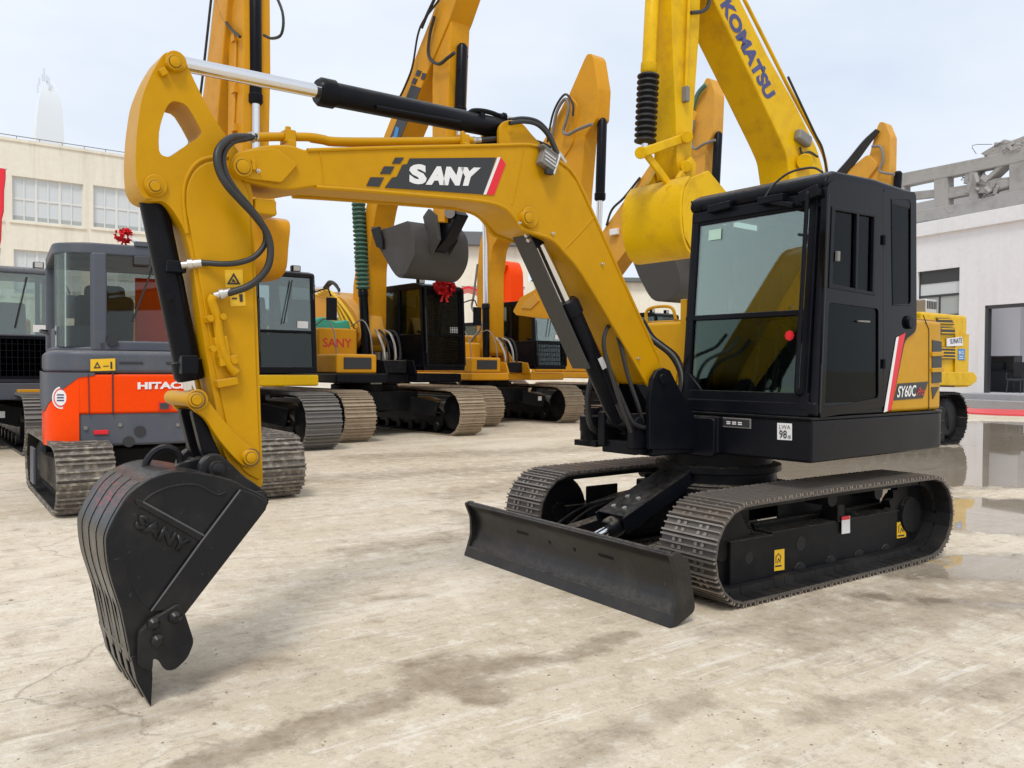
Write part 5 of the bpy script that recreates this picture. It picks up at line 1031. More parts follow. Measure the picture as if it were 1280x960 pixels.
for px in ((107, 535), (150, 531), (222, 531)):
    c = FH.up(*px, 'x', -.985); MB().cyl(c-Vector((.012, 0, 0)), c+Vector((.02, 0, 0)), .018, 8).build('bolt', 'greyhose', eh)
MB().tube(spline([(-.30, .99, 1.62), (-.28, 1.05, 1.64), (-.1, 1.06, 1.66), (.0, 1.0, 1.66)], 4), .012, 6).build('grab_rail', 'rubber', hc)
wl_ = MB().box((-.66, .22, 2.33), (.08, .14, .09)).build('work_lamp', 'frame', hc, .012)
# ---------- red rosettes
def rosette(name, c, r, label, yaw=0, extra=None):
    t = thing(name, label, 'rosette', Fr(c, yaw)); mb = MB(); rng = random.Random(hash(label) % 1000)
    for k in range(46):
        a = rng.uniform(0, 2*math.pi); b = rng.uniform(-.2, 1); d = Vector((math.cos(a)*math.sqrt(1-b*b*.8), b*.7, math.sin(a)*math.sqrt(1-b*b*.8)))
        p = d*r*rng.uniform(.45, .95); q = d.cross(Vector((rng.uniform(-1, 1), rng.uniform(-1, 1), rng.uniform(-1, 1)))).normalized(); s = d.cross(q)
        w_ = r*.34; ring = [p+(q*math.cos(2*math.pi*i/8)+s*math.sin(2*math.pi*i/8))*w_*(1+.25*math.sin(3*i+k))+d*(r*.16*math.cos(i*2.1)) for i in range(8)]
        mb.add(ring+[p-d*r*.15], [(i, (i+1) % 8, 8) for i in range(8)])
    mb.build('petals', 'red', t, smooth=60)
    rb = MB()
    for s_ in (-1, 1): rb.prism([(s_*r*.1, -r*.5), (s_*r*.45, -r*1.3), (s_*r*.2, -r*1.25), (0, -r*.5)], -.02, .0)
    rb.build('ribbon_tail', 'red', t)
    return t
p_ = F2.m @ Vector((1.53, .86, 2.86)); rosette('ribbon_rosette', p_, .22, 'bright red ribbon rosette tied to the top of the mesh caged cab', R_(0))
p_ = FH.m @ Vector((-.5, .36, 2.58)); r2 = rosette('ribbon_rosette', p_, .085, 'small dark red ribbon rosette lying on the grey cab roof on the left'); 
MB().beam((-.04, 0, .0), (-.16, .03, -.09), .08, .04).build('white_bow', 'white', r2, .01)
# ================================================================== buildings
def at(px, depth, z=None, py=None):
    "point at an axial depth in metres in front of the lens (used once, to survey where the buildings stand)"
    p = CP+_f*depth+_r*((px-640)/CF*depth); p.z = z if z is not None else 0; return p
def bframe(pa, da, pb, db):
    A, B = at(pa, da), at(pb, db); return Fr(A, math.atan2(B.y-A.y, B.x-A.x))
# ---- white workshop with the ruined storey on top
BW = bframe(1201, 30.8, 1280, 28.6)
wb = thing('white_building', 'low white rendered building with dark framed doorway and grey window', 'building', BW)
zt = BW.up(1201, 272, 'y', 0).z; zf = BW.up(1201, 288, 'y', 0).z
wq = BW.P([(1147, 340), (1199.5, 339), (1200, 393.5), (1147, 394.5)], 0); wx0, wx1 = wq[0][0], wq[1][0]; wz0, wz1 = wq[2][1], wq[0][1]
dq_ = BW.P([(1231, 382), (1231, 491)], 0); dx0 = dq_[0][0]; dz1, dz0 = dq_[0][1], dq_[1][1]; dx1 = dx0+3.4
wh = [[(wx0, wz0), (wx1, wz0), (wx1, wz1), (wx0, wz1)], [(dx0, dz0), (dx1, dz0), (dx1, dz1), (dx0, dz1)]]
MB().prism([(-7, 0), (9, 0), (9, zt), (-7, zt)], 0, .30, holes=wh).build('wall', 'white_wall', wb)
MB().prism([(-7, .3), (9, .3), (9, 9), (-7, 9)], zt-.25, zt-.05, 'z', holes=[[(dx0-2.0, 1.6), (dx1+1.8, 1.6), (dx1+1.8, 5.0), (dx0-2.0, 5.0)]]).build('roof_slab', 'white_wall', wb)  # opening in the roof is added to flood the office room with daylight
MB().bb(-7.1, 9.1, -.14, .30, zf, zt+.05).build('fascia', 'white_wall', wb, .02)
MB().bb(-7, -6.7, .3, 9, 0, zt).build('side_wall', 'white_wall', wb); MB().bb(8.7, 9, .3, 9, 0, zt).build('side_wall', 'white_wall', wb); MB().bb(-7, 9, 8.7, 9, 0, zt).build('rear_wall', 'white_wall', wb)
wn = MB(); wm = (wx0+wx1)/2; h_ = wz1-wz0
for a, b, c_, d in ((wx0, wx1, wz1-.07, wz1), (wx0, wx1, wz0, wz0+.06), (wx0, wx0+.06, wz0, wz1), (wx1-.06, wx1, wz0, wz1), (wx0, wx1, wz0+h_*.42, wz0+h_*.47), (wx0, wx1, wz0+h_*.72, wz0+h_*.76), (wm-.03, wm+.03, wz0, wz0+h_*.44)): wn.bb(a, b, .10, .16, c_, d)
wo_ = wn.build('window', 'frame', wb); MB().bb(wx0, wx1, .13, .14, wz0, wz0+h_*.74).build('pane', 'curtain', wo_); MB().bb(wx0, wx1, .12, .145, wz0+h_*.74, wz1).build('shutter', 'frame', wo_); MB().bb(wx0, wx1, .118, .125, wz0+h_*.47, wz0+h_*.72).build('blind', 'pane', wo_)
df = MB()
for a, b, c_, d in ((dx0, dx0+.12, dz0, dz1), (dx1-.12, dx1, dz0, dz1), (dx0, dx1, dz1-.12, dz1)): df.bb(a, b, .02, .22, c_, d)
df.build('door_frame', 'frame', wb, .01)
rm = MB(); rm.bb(dx0-2.2, dx1+2, 5.2, 5.3, dz0, dz1+.3); rm.bb(dx0-2.3, dx0-2.2, .3, 5.3, dz0, dz1+.3); rm.bb(dx1+2, dx1+2.1, .3, 5.3, dz0, dz1+.3); rm.bb(dx0-2.3, dx1+2.1, .3, 5.3, dz0-.2, dz0-.003); rm.build('office_room', 'room', wb)
sp_ = MB(); sp_.bb(dx0-.25, dx1+.4, -1.2, 0, 0, dz0-.004); sp_.bb(dx0-.9, dx1+.6, -1.75, -1.2, 0, dz0*.62); sp_.build('door_step', 'step', wb, .02)
# desk and chair inside the doorway
def local_thing(name, label, cat, x, y, z, yaw=0):
    f = Fr(BW.m @ Vector((x, y, z)), BW.yaw+yaw); return thing(name, label, cat, f)
cx_ = BW.up(1271, 485, 'y', 1.0); ch = local_thing('office_chair', 'black mesh office chair with arms inside the doorway', 'chair', cx_.x, 1.0, dz0, R_(190))
mb = MB(); mb.bb(-.26, .26, -.26, .24, .44, .52); mb.build('seat', 'inner', ch, .03); MB().beam((0, -.28, .55), (0, -.36, 1.12), .06, .50, (1, 0, 0)).build('backrest', 'inner', ch, .02)
for s in (-1, 1):
    MB().tube(spline([(s*.27, -.25, .45), (s*.29, -.1, .68), (s*.29, .15, .70), (s*.27, .2, .48)], 4), .018, 6).build('armrest', 'inner', ch)
    MB().tube([(s*.22, .2, .44), (s*.24, .26, 0)], .016, 6).build('leg', 'frame', ch); MB().tube([(s*.22, -.22, .44), (s*.24, -.3, 0)], .016, 6).build('leg', 'frame', ch)
dk_ = BW.up(1250, 482, 'y', 2.2); dk = local_thing('office_desk', 'dark reception desk with glass top cabinet inside the doorway', 'desk', dk_.x, 2.2, dz0, 0)
MB().bb(-.55, .75, -.3, .3, 0, .80).build('desk_body', 'inner', dk, .015); MB().bb(-.6, .8, -.34, .34, .80, .84).build('desk_top', 'frame', dk, .006)
mb = MB(); mb.bb(-.5, .7, .2, .24, .84, 1.35); mb.bb(-.5, -.46, -.2, .24, .84, 1.35); mb.bb(.66, .7, -.2, .24, .84, 1.35); mb.bb(-.5, .7, -.2, .24, 1.33, 1.37); mb.build('cabinet', 'greyhose', dk, .005)
MB().bb(-.3, .2, -.15, .05, .84, 1.14).build('monitor', 'inner', dk, .02)
# ruined concrete storey
ru = thing('ruined_storey', 'broken grey concrete frame with rubble on top of the white building', 'ruin', BW)
YR_ = .9; mb = MB()
def beamp(px, y0=YR_, th=.45): mb.prism(BW.P(px, y0), y0, y0+th)
beamp([(1118, 218), (1150, 212), (1240, 194), (1262, 188), (1300, 178), (1300, 196), (1262, 205), (1200, 218), (1150, 228), (1118, 235)])
for x, w2 in ((1120, 10), (1168, 16), (1212, 7), (1262, 20), (1300, 20)): beamp([(x-1, 232-(x-1118)*.24), (x+w2, 230-(x-1118)*.24), (x+w2+(3 if w2 == 7 else 0), 276-(x-1118)*.15), (x-1, 278-(x-1118)*.15)], YR_+.02, .40)
beamp([(1176, 243), (1200, 240), (1216, 232), (1226, 233), (1244, 226), (1263, 224), (1263, 232), (1240, 240), (1212, 243), (1176, 250)], YR_+.08, .34)
beamp([(1225, 192), (1240, 184), (1252, 183), (1262, 176), (1275, 178), (1290, 172), (1300, 173), (1300, 184), (1262, 192), (1240, 198)], YR_+.06, .5)
beamp([(1118, 268), (1200, 254), (1300, 232), (1300, 258), (1200, 270), (1118, 282)], YR_-.03, .5)
beamp([(1118, 242), (1174, 236), (1215, 230), (1215, 238), (1174, 246), (1118, 252)], YR_+.10, .25)
beamp([(1215, 226), (1262, 221), (1262, 234), (1240, 240), (1222, 238)], YR_+.12, .3)
for px, py, sx_, sz_, an in ((1268, 182, 1.3, .22, 12), (1248, 186, .9, .2, -18), (1232, 228, 1.2, .2, 24), (1250, 214, .8, .18, -35), (1218, 222, .5, .5, 10), (1196, 262, .7, .25, 8), (1280, 178, 1.0, .3, -8)):
    mb.box(BW.up(px, py, 'y', YR_+.3), (sx_, .5, sz_), Matrix.Rotation(R_(an), 3, 'Y'))
ro_ = mb.build('frame', 'concrete', ru, .03)
mb2 = MB()
for x in (1120, 1174, 1263): 
    q = BW.P([(x, 226-(x-1118)*.22), (x+14, 224-(x-1118)*.22), (x+14, 276-(x-1118)*.15), (x, 276-(x-1118)*.15)], YR_); mb2.prism(q, YR_+4.5, YR_+4.9)
mb2.bb(-7, 5, YR_+4.5, YR_+5, BW.up(1174, 214, 'y', YR_).z-.5, BW.up(1174, 214, 'y', YR_).z); mb2.build('rear_frame', 'concrete', ru, .03)
rg = random.Random(4); mb = MB()
for i in range(130):
    px, py = rg.choice([(1228, 226), (1240, 234), (1258, 190), (1272, 184), (1185, 262), (1235, 250), (1215, 236), (1262, 186)]); px += rg.uniform(-10, 10); py += rg.uniform(-3, 3)
    c = BW.up(px, py, 'y', YR_+rg.uniform(0, .5)); s = rg.uniform(.06, .22); mb.box(c, (s*1.8, s, s*.6), Matrix.Rotation(rg.uniform(0, 3), 3, 'Y') @ Matrix.Rotation(rg.uniform(0, 3), 3, 'X'))
tag(mb.build('rubble', 'concrete', ru, .02), None, None, None, 'stuff'); mb = MB()
for i in range(7):
    c = BW.up(rg.uniform(1200, 1275), rg.uniform(188, 232), 'y', YR_+.2); mb.tube(spline([c, c+Vector((rg.uniform(-.6, .6), 0, rg.uniform(-.2, .5))), c+Vector((rg.uniform(-1.2, 1.2), .1, rg.uniform(-.3, .6)))], 3), .012, 5)
mb.build('bent_rebar', 'frame', ru)
# red barrier post and the red strips along the wall
pb_ = W0.up(1211, 506, 'z', GZ); bpst = thing('barrier_post', 'thin orange barrier post on a flat square foot before the white wall', 'barrier post', Fr(pb_, 0))
MB().prof((0, 0, .05), (0, 0, 1.25), [(0, .035), (1.2, .03)], 10).build('post', 'orangeplastic', bpst); MB().prof((0, 0, 0), (0, 0, .16), [(0, .32), (.05, .30), (.07, .14), (.16, .05)], 12).build('foot', 'orangeplastic', bpst, .01)
ct = spline([W0.up(a, b, 'z', GZ+.03) for a, b in ((1196, 508.5), (1220, 509.5), (1250, 511), (1300, 513))], 4)
tag(MB().tube(ct, .05, 6).build('barrier_tape', 'pinkplastic'), 'slack pink red barrier tape lying along the foot of the white wall', 'tape')
q = [W0.up(a, b, 'z', GZ+.006) for a, b in ((1196, 512), (1240, 513), (1330, 515.5), (1330, 522), (1240, 519), (1196, 516.5))]
tag(MB().add(q+[p+Vector((0, 0, .05)) for p in q], [tuple(range(6)), tuple(range(11, 5, -1))]+[(i, (i+1) % 6, (i+1) % 6+6, i+6) for i in range(6)]).build('red_mat', 'pinkplastic'), 'long flat red mat on the wet ground before the white building', 'mat')
# ---- cream factory on the left
BC = bframe(0, 34, 165, 37.1)
fb = thing('factory_building', 'cream rendered factory with rows of white framed windows behind the orange machine', 'building', BC)
zr = BC.up(0, 171, 'y', 0).z
xr = BC.up(300, 300, 'y', 0).x
wins = []
for px in ([(15, 219.5), (104, 230), (104, 283), (15, 275)], [(116.5, 231.5), (203, 242), (203, 292), (116.5, 284)], [(17, 311), (104, 318.5), (104, 372), (17, 366)], [(116.5, 319.5), (203, 327), (203, 378), (116.5, 372.5)]):
    q = BC.P(px, 0); wins.append([q[0][0], q[1][0], (q[2][1]+q[3][1])/2, (q[0][1]+q[1][1])/2])
pit = wins[1][0]-wins[0][0]
for k in (-1, -2): 
    for b in (0, 2): wins.append([wins[b][0]+k*pit, wins[b][1]+k*pit, wins[b][2], wins[b][3]])
wins.append([wins[1][0]+pit, wins[1][1]+pit, wins[1][2], wins[1][3]]); wins.append([wins[3][0]+pit, wins[3][1]+pit, wins[3][2], wins[3][3]])
wins = [w_ for w_ in wins if w_[1] < xr-.3]
MB().prism([(-9.5, 0), (xr, 0), (xr, zr), (-9.5, zr)], 0, .35, holes=[[(a, c_), (b, c_), (b, d), (a, d)] for a, b, c_, d in wins]).build('wall', 'cream', fb)
MB().bb(-9.5, xr, .35, 14, zr-.3, zr-.02).build('roof', 'cream', fb); MB().bb(xr-.3, xr, .35, 14, 0, zr-.02).build('side_wall', 'cream', fb); MB().bb(-9.5, -9.2, .35, 14, 0, zr-.02).build('side_wall', 'cream', fb); MB().bb(-9.5, xr, 13.7, 14, 0, zr-.02).build('rear_wall', 'cream', fb)
MB().bb(-9.5, xr, -.05, .0, zr-.10, zr+.02).build('coping', 'cream', fb)
mb = MB(); mb.tube([(-9.5, .1, zr+.16), (xr, .1, zr+.16)], .018, 5)
for i in range(24): mb.tube([(-9.5+i*(xr+9.5)/23, .1, zr), (-9.5+i*(xr+9.5)/23, .1, zr+.16)], .015, 5)
mb.build('roof_wire', 'greyhose', fb)
MB().bb(-9.5, xr, .6, .7, 0, zr-.3).build('inner_wall', 'room', fb)
for a, b, c_, d in wins:
    m_ = MB(); n = 6
    for i in range(n+1): x = a+(b-a)*i/n; t_ = .05 if i % 2 == 0 else .025; m_.bb(x-t_, x+t_, .12, .20, c_, d)
    for z in (c_, (c_+d)/2, d): m_.bb(a, b, .125, .195, z-.04, z+.04)
    wo_ = m_.build('window', 'white_frame', fb); MB().bb(a, b, .155, .16, c_+(d-c_)*.12, d).build('pane', 'pane', wo_); MB().bb(a, b, .156, .161, c_, c_+(d-c_)*.12).build('lower_pane', 'curtain', wo_); MB().bb(a-.1, b+.1, -.06, .12, c_-.12, c_-.045).build('sill', 'cream', wo_)
# ---- pale workshop behind the row
BM_ = bframe(570, 46, 900, 47)
mbd = thing('workshop_building', 'pale far workshop with dark roof edge glimpsed between the raised booms', 'building', BM_)
zb_ = BM_.up(600, 308, 'y', 0).z; xa_, xb_ = 0.0, BM_.up(880, 400, 'y', 0).x
ws_ = []
q = BM_.P([(577, 322), (598, 322), (598, 362), (577, 362)], 0); w0_, w1_ = q[0][0], q[1][0]; h0_, h1_ = q[2][1], q[0][1]
k = 0
while w0_+k*2.6+1 < xb_: ws_.append((w0_+k*2.6, w1_+k*2.6, h0_, h1_)); k += 1
zl = zb_-1.9; xm_ = BM_.up(660, 400, 'y', 0).x
MB().prism([(xa_, 0), (xb_, 0), (xb_, zl), (xm_, zl), (xm_, zb_), (xa_, zb_)], 0, .3, holes=[[(a, c_), (b, c_), (b, min(d, zl-.3)), (a, min(d, zl-.3))] for a, b, c_, d in ws_]).build('wall', 'cream', mbd)
MB().bb(xa_-.3, xm_+.3, -.5, 9, zb_, zb_+.75).build('roof', 'roofdark', mbd, .05); MB().bb(xm_+.3, xb_+.3, -.4, 9, zl, zl+.25).build('roof', 'roofdark', mbd, .05); MB().bb(xa_, xa_+.3, .3, 9, 0, zb_).build('side_wall', 'cream', mbd); MB().bb(xb_-.3, xb_, .3, 9, 0, zl).build('side_wall', 'cream', mbd); MB().bb(xa_, xb_, 8.7, 9, 0, zl).build('rear_wall', 'cream', mbd)
for a, b, c_, d in ws_:
    d = min(d, zl-.3); m_ = MB()
    for x in (a, (a+b)/2, b): m_.bb(x-.04, x+.04, .1, .18, c_, d)
    for z in (c_, (c_+d)/2, d): m_.bb(a, b, .105, .175, z-.04, z+.04)
    wo_ = m_.build('window', 'white_frame', mbd); MB().bb(a, b, .14, .15, c_, d).build('pane', 'curtain', wo_)
# ---- red awning behind the caged cab
pa_ = BM_.m @ Vector((BM_.up(585, 372, 'y', -5).x, -5, 0)); za_ = BM_.up(585, 372, 'y', -5).z
aw = thing('awning', 'red canvas awning on thin posts glimpsed beside the caged cab', 'awning', Fr(pa_, BM_.yaw))
MB().prism([(-1.6, za_-.15), (0, za_+.35), (1.6, za_-.15), (1.6, za_-.05), (0, za_+.45), (-1.6, za_-.05)], -1.3, 1.3).build('canopy', 'redvinyl', aw)
for x in (-1.5, 1.5):
    for y in (-1.2, 1.2): MB().cyl((x, y, 0), (x, y, za_-.1), .03, 8).build('post', 'zinc', aw)
# ---- far tower
TD = 170; tb_ = at(62, TD); tw = thing('skyscraper', 'hazy white tapering tower with antennas above the cream factory', 'tower', Fr(tb_, CYAW+R_(90)))
def tx(px): return (px-62)/CF*TD
def tz(py): return CP.z+(456-py)/CF*TD
prof_ = [(300, 40, 86, 58), (180, 42, 83.5, 58), (160, 43, 81.5, 58), (140, 44, 78.5, 58), (125, 46, 74.5, 58), (115, 49, 71, 58), (106, 54, 66, 58)]
vs = []; fs = []
for py, l_, r_, c_ in prof_: vs += [(tx(l_), 0, tz(py)), (tx(c_), 6*(r_-l_)/45, tz(py)), (tx(r_), 0, tz(py)), (tx((l_+r_)/2), -6*(r_-l_)/45, tz(py))]
vs += [(tx(40), 0, 0), (tx(58), 6, 0), (tx(86), 0, 0), (tx(62), -6, 0)]; n = len(prof_)
order = [n]+list(range(n))
rows = [[4*n+k for k in range(4)]]+[[4*i+k for k in range(4)] for i in range(n)]
for i in range(len(rows)-1):
    for k in range(4): fs.append((rows[i][k], rows[i][(k+1) % 4], rows[i+1][(k+1) % 4], rows[i+1][k]))
fs.append(tuple(rows[-1]))
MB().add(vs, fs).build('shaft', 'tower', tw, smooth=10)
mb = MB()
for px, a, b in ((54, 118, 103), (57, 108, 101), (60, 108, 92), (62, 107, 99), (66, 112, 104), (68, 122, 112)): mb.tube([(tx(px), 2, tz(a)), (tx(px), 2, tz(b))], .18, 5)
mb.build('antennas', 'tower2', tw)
# ---- red banner at the left edge
bp2 = at(-6, 22); bn = thing('banner', 'tall red hanging banner cut by the left picture edge', 'banner', Fr(bp2, CYAW+R_(-90)))
def bz(py): return CP.z+(456-py)/CF*22
def bx(px): return (px+6)/CF*22
MB().prism([(bx(-40), bz(205)), (bx(8), bz(213)), (bx(8), bz(224)), (bx(6), bz(240)), (bx(5.5), bz(265)), (bx(3), bz(275)), (bx(2), bz(300)), (bx(-4), bz(330)), (bx(-40), bz(330))], -.03, .03).build('cloth', 'redvinyl', bn)
MB().cyl((bx(-24), .06, 0), (bx(-24), .06, bz(200)), .05, 10).build('pole', 'zinc', bn); MB().tube([(bx(-42), .04, bz(205)), (bx(9), .04, bz(212))], .02, 6).build('cross_bar', 'zinc', bn)
# ================================================================== ground
gm, t, b = mat_new('yard_concrete')
tcn = N(t, 'ShaderNodeTexCoord'); OB = tcn.outputs['Object']
def ell(px, py, rx, ry, rot, soft=.6):
    "soft 0..1 patch on the ground, centre found from the photograph, radii in metres"
    c = W0.up(px, py, 'z', GZ); mpn = N(t, 'ShaderNodeMapping', vector_type='TEXTURE'); mpn.inputs['Location'].default_value = (c.x, c.y, 0); mpn.inputs['Rotation'].default_value = (0, 0, rot); mpn.inputs['Scale'].default_value = (rx, ry, 1)
    t.links.new(OB, mpn.inputs[0]); ln = N(t, 'ShaderNodeVectorMath', operation='LENGTH'); t.links.new(mpn.outputs[0], ln.inputs[0])
    return ramp(t, ln.outputs['Value'], 1-soft, 1.0, (1, 1, 1, 1), (0, 0, 0, 1))
def seg(p0, p1, wd, soft=.9, k=1.15):
    a, b_ = W0.up(*p0, 'z', GZ), W0.up(*p1, 'z', GZ); mpn = N(t, 'ShaderNodeMapping', vector_type='TEXTURE'); mpn.inputs['Location'].default_value = ((a.x+b_.x)/2, (a.y+b_.y)/2, 0)
    mpn.inputs['Rotation'].default_value = (0, 0, math.atan2(b_.y-a.y, b_.x-a.x)); mpn.inputs['Scale'].default_value = (wd, wd, 1)
    t.links.new(warp, mpn.inputs[0]); sx = N(t, 'ShaderNodeSeparateXYZ'); t.links.new(mpn.outputs[0], sx.inputs[0])
    dx = math_(t, 'MAXIMUM', math_(t, 'SUBTRACT', math_(t, 'ABSOLUTE', sx.outputs[0]), (b_-a).length/2/wd), 0.0)
    ds = math_(t, 'SQRT', math_(t, 'ADD', math_(t, 'MULTIPLY', dx, dx), math_(t, 'MULTIPLY', sx.outputs[1], sx.outputs[1])))
    return ramp(t, ds, 1-soft, 1.0, (1, 1, 1, 1), (0, 0, 0, 1))
_wn = N(t, 'ShaderNodeTexNoise'); _wn.inputs['Scale'].default_value = 1.1; _wn.inputs['Detail'].default_value = 4; t.links.new(OB, _wn.inputs['Vector'])
_ws = N(t, 'ShaderNodeVectorMath', operation='MULTIPLY_ADD'); t.links.new(_wn.outputs['Color'], _ws.inputs[0]); _ws.inputs[1].default_value = (.36, .36, 0); t.links.new(OB, _ws.inputs[2])
_wa = N(t, 'ShaderNodeVectorMath', operation='ADD'); t.links.new(_ws.outputs[0], _wa.inputs[0]); _wa.inputs[1].default_value = (-.18, -.18, 0); warp = _wa.outputs[0]
def vmax(l):
    o = l[0]
    for x in l[1:]: o = math_(t, 'MAXIMUM', o, x)
    return o
nA = noise(t, .35, 5, .6); nB = noise(t, 1.3, 6, .65); nC = noise(t, 7, 6, .7); nD = noise(t, 60, 3, .6); nE = noise(t, 1.6, 5, .65, stretch=(.35, 2.2, 1, .35)); nF = noise(t, 3.2, 7, .72)
c = mixc(t, ramp(t, nA, .38, .62), (.56, .470, .342), (.68, .592, .458))
c = mixc(t, math_(t, 'MULTIPLY', ramp(t, nB, .50, .68), .28), c, (.42, .335, .24))
c = mixc(t, math_(t, 'MULTIPLY', ramp(t, nE, .52, .66), .45), c, (.76, .70, .60))
c = mixc(t, math_(t, 'MULTIPLY', ramp(t, nF, .55, .66), .20), c, (.42, .335, .24))
c = mixc(t, math_(t, 'MULTIPLY', ramp(t, nC, .54, .62), .42), c, (.36, .285, .205))
c = mixc(t, math_(t, 'MULTIPLY', ramp(t, nC, .36, .44, (1, 1, 1, 1), (0, 0, 0, 1)), .50), c, (.82, .755, .64))
n25 = noise(t, 24, 5, .75)
c = mixc(t, math_(t, 'MULTIPLY', ramp(t, n25, .56, .64), .42), c, (.33, .27, .20))
c = mixc(t, math_(t, 'MULTIPLY', ramp(t, n25, .34, .42, (1, 1, 1, 1), (0, 0, 0, 1)), .40), c, (.82, .77, .68))
c = mixc(t, math_(t, 'MULTIPLY', ramp(t, nD, .60, .70), .40), c, (.24, .195, .15))
vc = N(t, 'ShaderNodeTexVoronoi', feature='DISTANCE_TO_EDGE'); vc.inputs['Scale'].default_value = .42; t.links.new(OB, vc.inputs['Vector'])
wn2 = N(t, 'ShaderNodeTexNoise'); wn2.inputs['Scale'].default_value = 2.6; wn2.inputs['Detail'].default_value = 6; t.links.new(OB, wn2.inputs['Vector'])
wm2 = N(t, 'ShaderNodeVectorMath', operation='MULTIPLY_ADD'); t.links.new(wn2.outputs['Color'], wm2.inputs[0]); wm2.inputs[1].default_value = (.5, .5, 0); t.links.new(OB, wm2.inputs[2]); t.links.new(wm2.outputs[0], vc.inputs['Vector'])
crack = math_(t, 'MULTIPLY', ramp(t, vc.outputs['Distance'], .0, .006, (1, 1, 1, 1), (0, 0, 0, 1)), ramp(t, nA, .50, .56))
c = mixc(t, math_(t, 'MULTIPLY', crack, .38), c, (.20, .16, .12))
nT = noise(t, 9, 5, .75, stretch=(.16, 2.4, 1, .42))
c = mixc(t, math_(t, 'MULTIPLY', math_(t, 'MULTIPLY', ramp(t, nT, .58, .62), ramp(t, nB, .40, .55)), .55), c, (.82, .77, .69))
c = mixc(t, math_(t, 'MULTIPLY', math_(t, 'MULTIPLY', ramp(t, nT, .36, .40, (1, 1, 1, 1), (0, 0, 0, 1)), ramp(t, nE, .48, .6)), .40), c, (.36, .285, .205))
nS = noise(t, 5, 5, .7, stretch=(.12, 3.2, 1, .42)); nS2 = noise(t, 4, 5, .7, stretch=(.10, 3.6, 1, -.15))
c = mixc(t, math_(t, 'MULTIPLY', math_(t, 'MULTIPLY', ramp(t, nS, .57, .63), ramp(t, nA, .45, .6)), .55), c, (.74, .69, .62))
c = mixc(t, math_(t, 'MULTIPLY', math_(t, 'MULTIPLY', ramp(t, nS2, .57, .63), ramp(t, nB, .42, .6)), .45), c, (.33, .265, .195))
pale = vmax([seg((340, 800), (470, 765), .05), seg((330, 778), (600, 735), .04), seg((20, 720), (110, 700), .16), seg((480, 560), (640, 548), .35), seg((600, 560), (730, 545), .45), seg((560, 720), (590, 760), .05)])
c = mixc(t, math_(t, 'MULTIPLY', math_(t, 'MULTIPLY', pale, ramp(t, nC, .35, .55)), .6), c, (.78, .70, .56))
main = vmax([seg((180, 985), (330, 925), .16), seg((330, 925), (430, 890), .15), seg((430, 890), (515, 855), .17), seg((515, 855), (560, 832), .24), seg((560, 832), (640, 826), .17), seg((640, 826), (700, 822), .13), seg((700, 822), (785, 795), .12), seg((520, 838), (600, 862), .22)])
faint = vmax([seg((255, 842), (335, 830), .16), seg((100, 866), (190, 862), .12), seg((440, 690), (570, 672), .28), seg((560, 640), (700, 690), .3), seg((370, 600), (780, 578), .75), seg((450, 572), (720, 562), .8), seg((985, 775), (1180, 725), .38), seg((700, 950), (790, 905), .14), seg((790, 905), (870, 870), .16), seg((1010, 900), (1160, 872), .16), seg((230, 880), (60, 930), .15), seg((880, 790), (1010, 770), .16), seg((470, 750), (540, 745), .10), seg((1010, 800), (1290, 735), .42), seg((930, 720), (1100, 760), .16), seg((1180, 870), (1290, 850), .25), seg((560, 620), (800, 575), .5)])
dmod = math_(t, 'MULTIPLY', math_(t, 'SUBTRACT', nF, .5), 1.4); dmod2 = math_(t, 'MULTIPLY', math_(t, 'SUBTRACT', nC, .5), .8); dmod = math_(t, 'ADD', dmod, dmod2)
damp = math_(t, 'MAXIMUM', ramp(t, math_(t, 'ADD', main, dmod), .22, .72), math_(t, 'MULTIPLY', ramp(t, math_(t, 'ADD', faint, dmod), .24, .92), .70))
c = mixc(t, math_(t, 'MULTIPLY', damp, math_(t, 'ADD', .42, math_(t, 'MULTIPLY', ramp(t, nC, .35, .65), .35))), c, (.235, .175, .115))
pud = vmax([ell(1235, 575, 5.0, 2.6, -.55, .5), ell(1120, 590, 4.2, 1.9, -.55, .5), ell(1260, 640, 1.7, 1.1, -.5, .5), ell(1215, 715, .8, .35, -.6, .8), ell(1268, 545, 6, 3, -.5, .5), ell(1040, 585, 2.4, 1.5, -.5, .5), seg((1000, 620), (1290, 560), 1.6), seg((1100, 650), (1290, 660), .5), seg((1020, 548), (1290, 532), 2.2), math_(t, 'MULTIPLY', seg((1130, 712), (1295, 705), .50), .72), math_(t, 'MULTIPLY', seg((1080, 748), (1295, 758), .28), .55)])
pn = math_(t, 'ADD', pud, math_(t, 'MULTIPLY', math_(t, 'SUBTRACT', nF, .5), 1.5)); pn2 = math_(t, 'ADD', pn, math_(t, 'MULTIPLY', math_(t, 'SUBTRACT', nA, .5), .9))
wet = ramp(t, pn2, .42, .56); wetter = ramp(t, pn2, .22, .5)
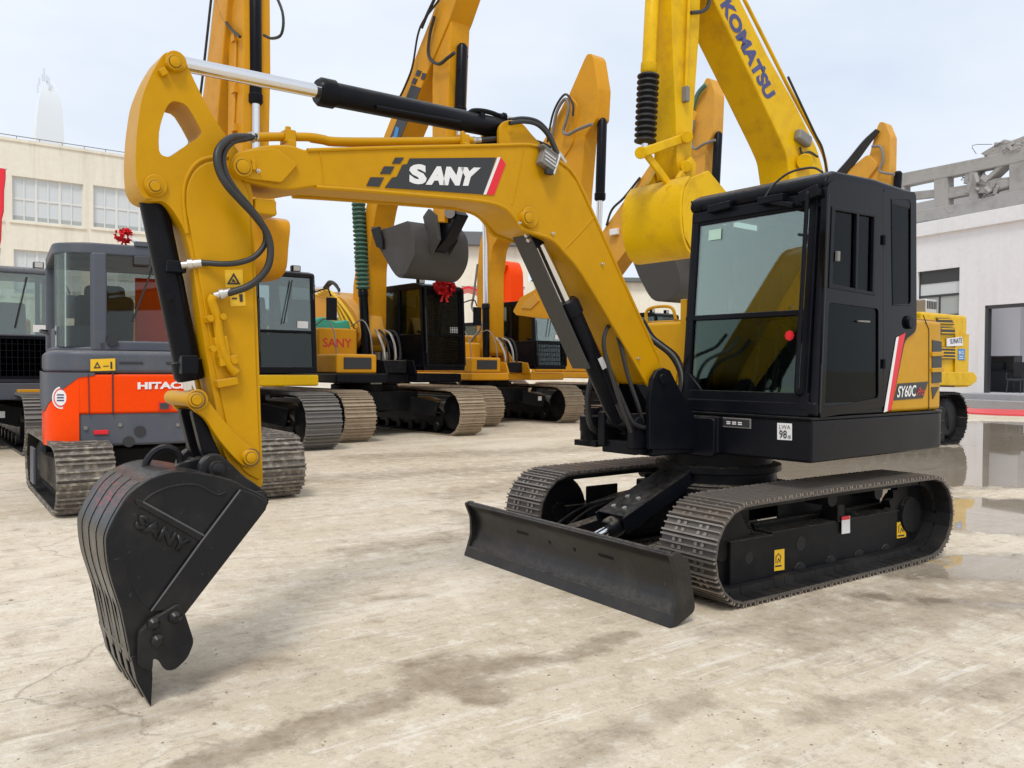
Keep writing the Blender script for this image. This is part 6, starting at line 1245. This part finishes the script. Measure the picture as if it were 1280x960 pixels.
c = mixc(t, math_(t, 'MULTIPLY', wetter, .62), c, (.25, .20, .15))
t.links.new(c, b.inputs['Base Color'])
rg_ = mixc(t, wetter, (.78, .78, .78), (.38, .38, .38)); rg_ = mixc(t, math_(t, 'MULTIPLY', damp, .4), rg_, (.5, .5, .5)); rg_ = mixc(t, wet, rg_, (.025, .025, .025)); t.links.new(rg_, b.inputs['Roughness'])
b.inputs['Specular IOR Level'].default_value = .5
hgt = math_(t, 'ADD', math_(t, 'MULTIPLY', nC, .6), math_(t, 'MULTIPLY', nD, .25)); hgt = math_(t, 'ADD', hgt, math_(t, 'MULTIPLY', nB, .7)); hgt = math_(t, 'ADD', hgt, math_(t, 'MULTIPLY', n25, .5)); hgt = math_(t, 'SUBTRACT', hgt, math_(t, 'MULTIPLY', crack, .5))
dry = math_(t, 'SUBTRACT', 1.0, wet); bn_ = N(t, 'ShaderNodeBump'); bn_.inputs['Distance'].default_value = .012; t.links.new(math_(t, 'MULTIPLY', dry, .8), bn_.inputs['Strength']); t.links.new(hgt, bn_.inputs['Height']); t.links.new(bn_.outputs[0], b.inputs['Normal'])
M['ground'] = gm
g = MB().sheet([(-500, -500, GZ), (500, -500, GZ), (500, 500, GZ), (-500, 500, GZ)]).build('ground', 'ground'); g['kind'] = 'structure'
# crumbs of grit and pebbles near the lens
rg = random.Random(11); gb = MB()
for i in range(260):
    px, py = rg.uniform(0, 1280), 640+rg.random()**.7*330; p = W0.up(px, py, 'z', GZ); s = rg.uniform(.002, .007)*(1.8 if rg.random() < .06 else 1)
    k = 5; ring = [p+Vector((math.cos(2*math.pi*i_/k+s*900)*s*rg.uniform(.7, 1.2), math.sin(2*math.pi*i_/k+s*900)*s*rg.uniform(.7, 1.2), 0)) for i_ in range(k)]
    gb.add(ring+[p+Vector((0, 0, s*.7))], [(i_, (i_+1) % k, k) for i_ in range(k)])
M['grit'] = plain('grit', (.27, .225, .175), .9)
tag(gb.build('loose_grit', 'grit', None), None, None, None, 'stuff')
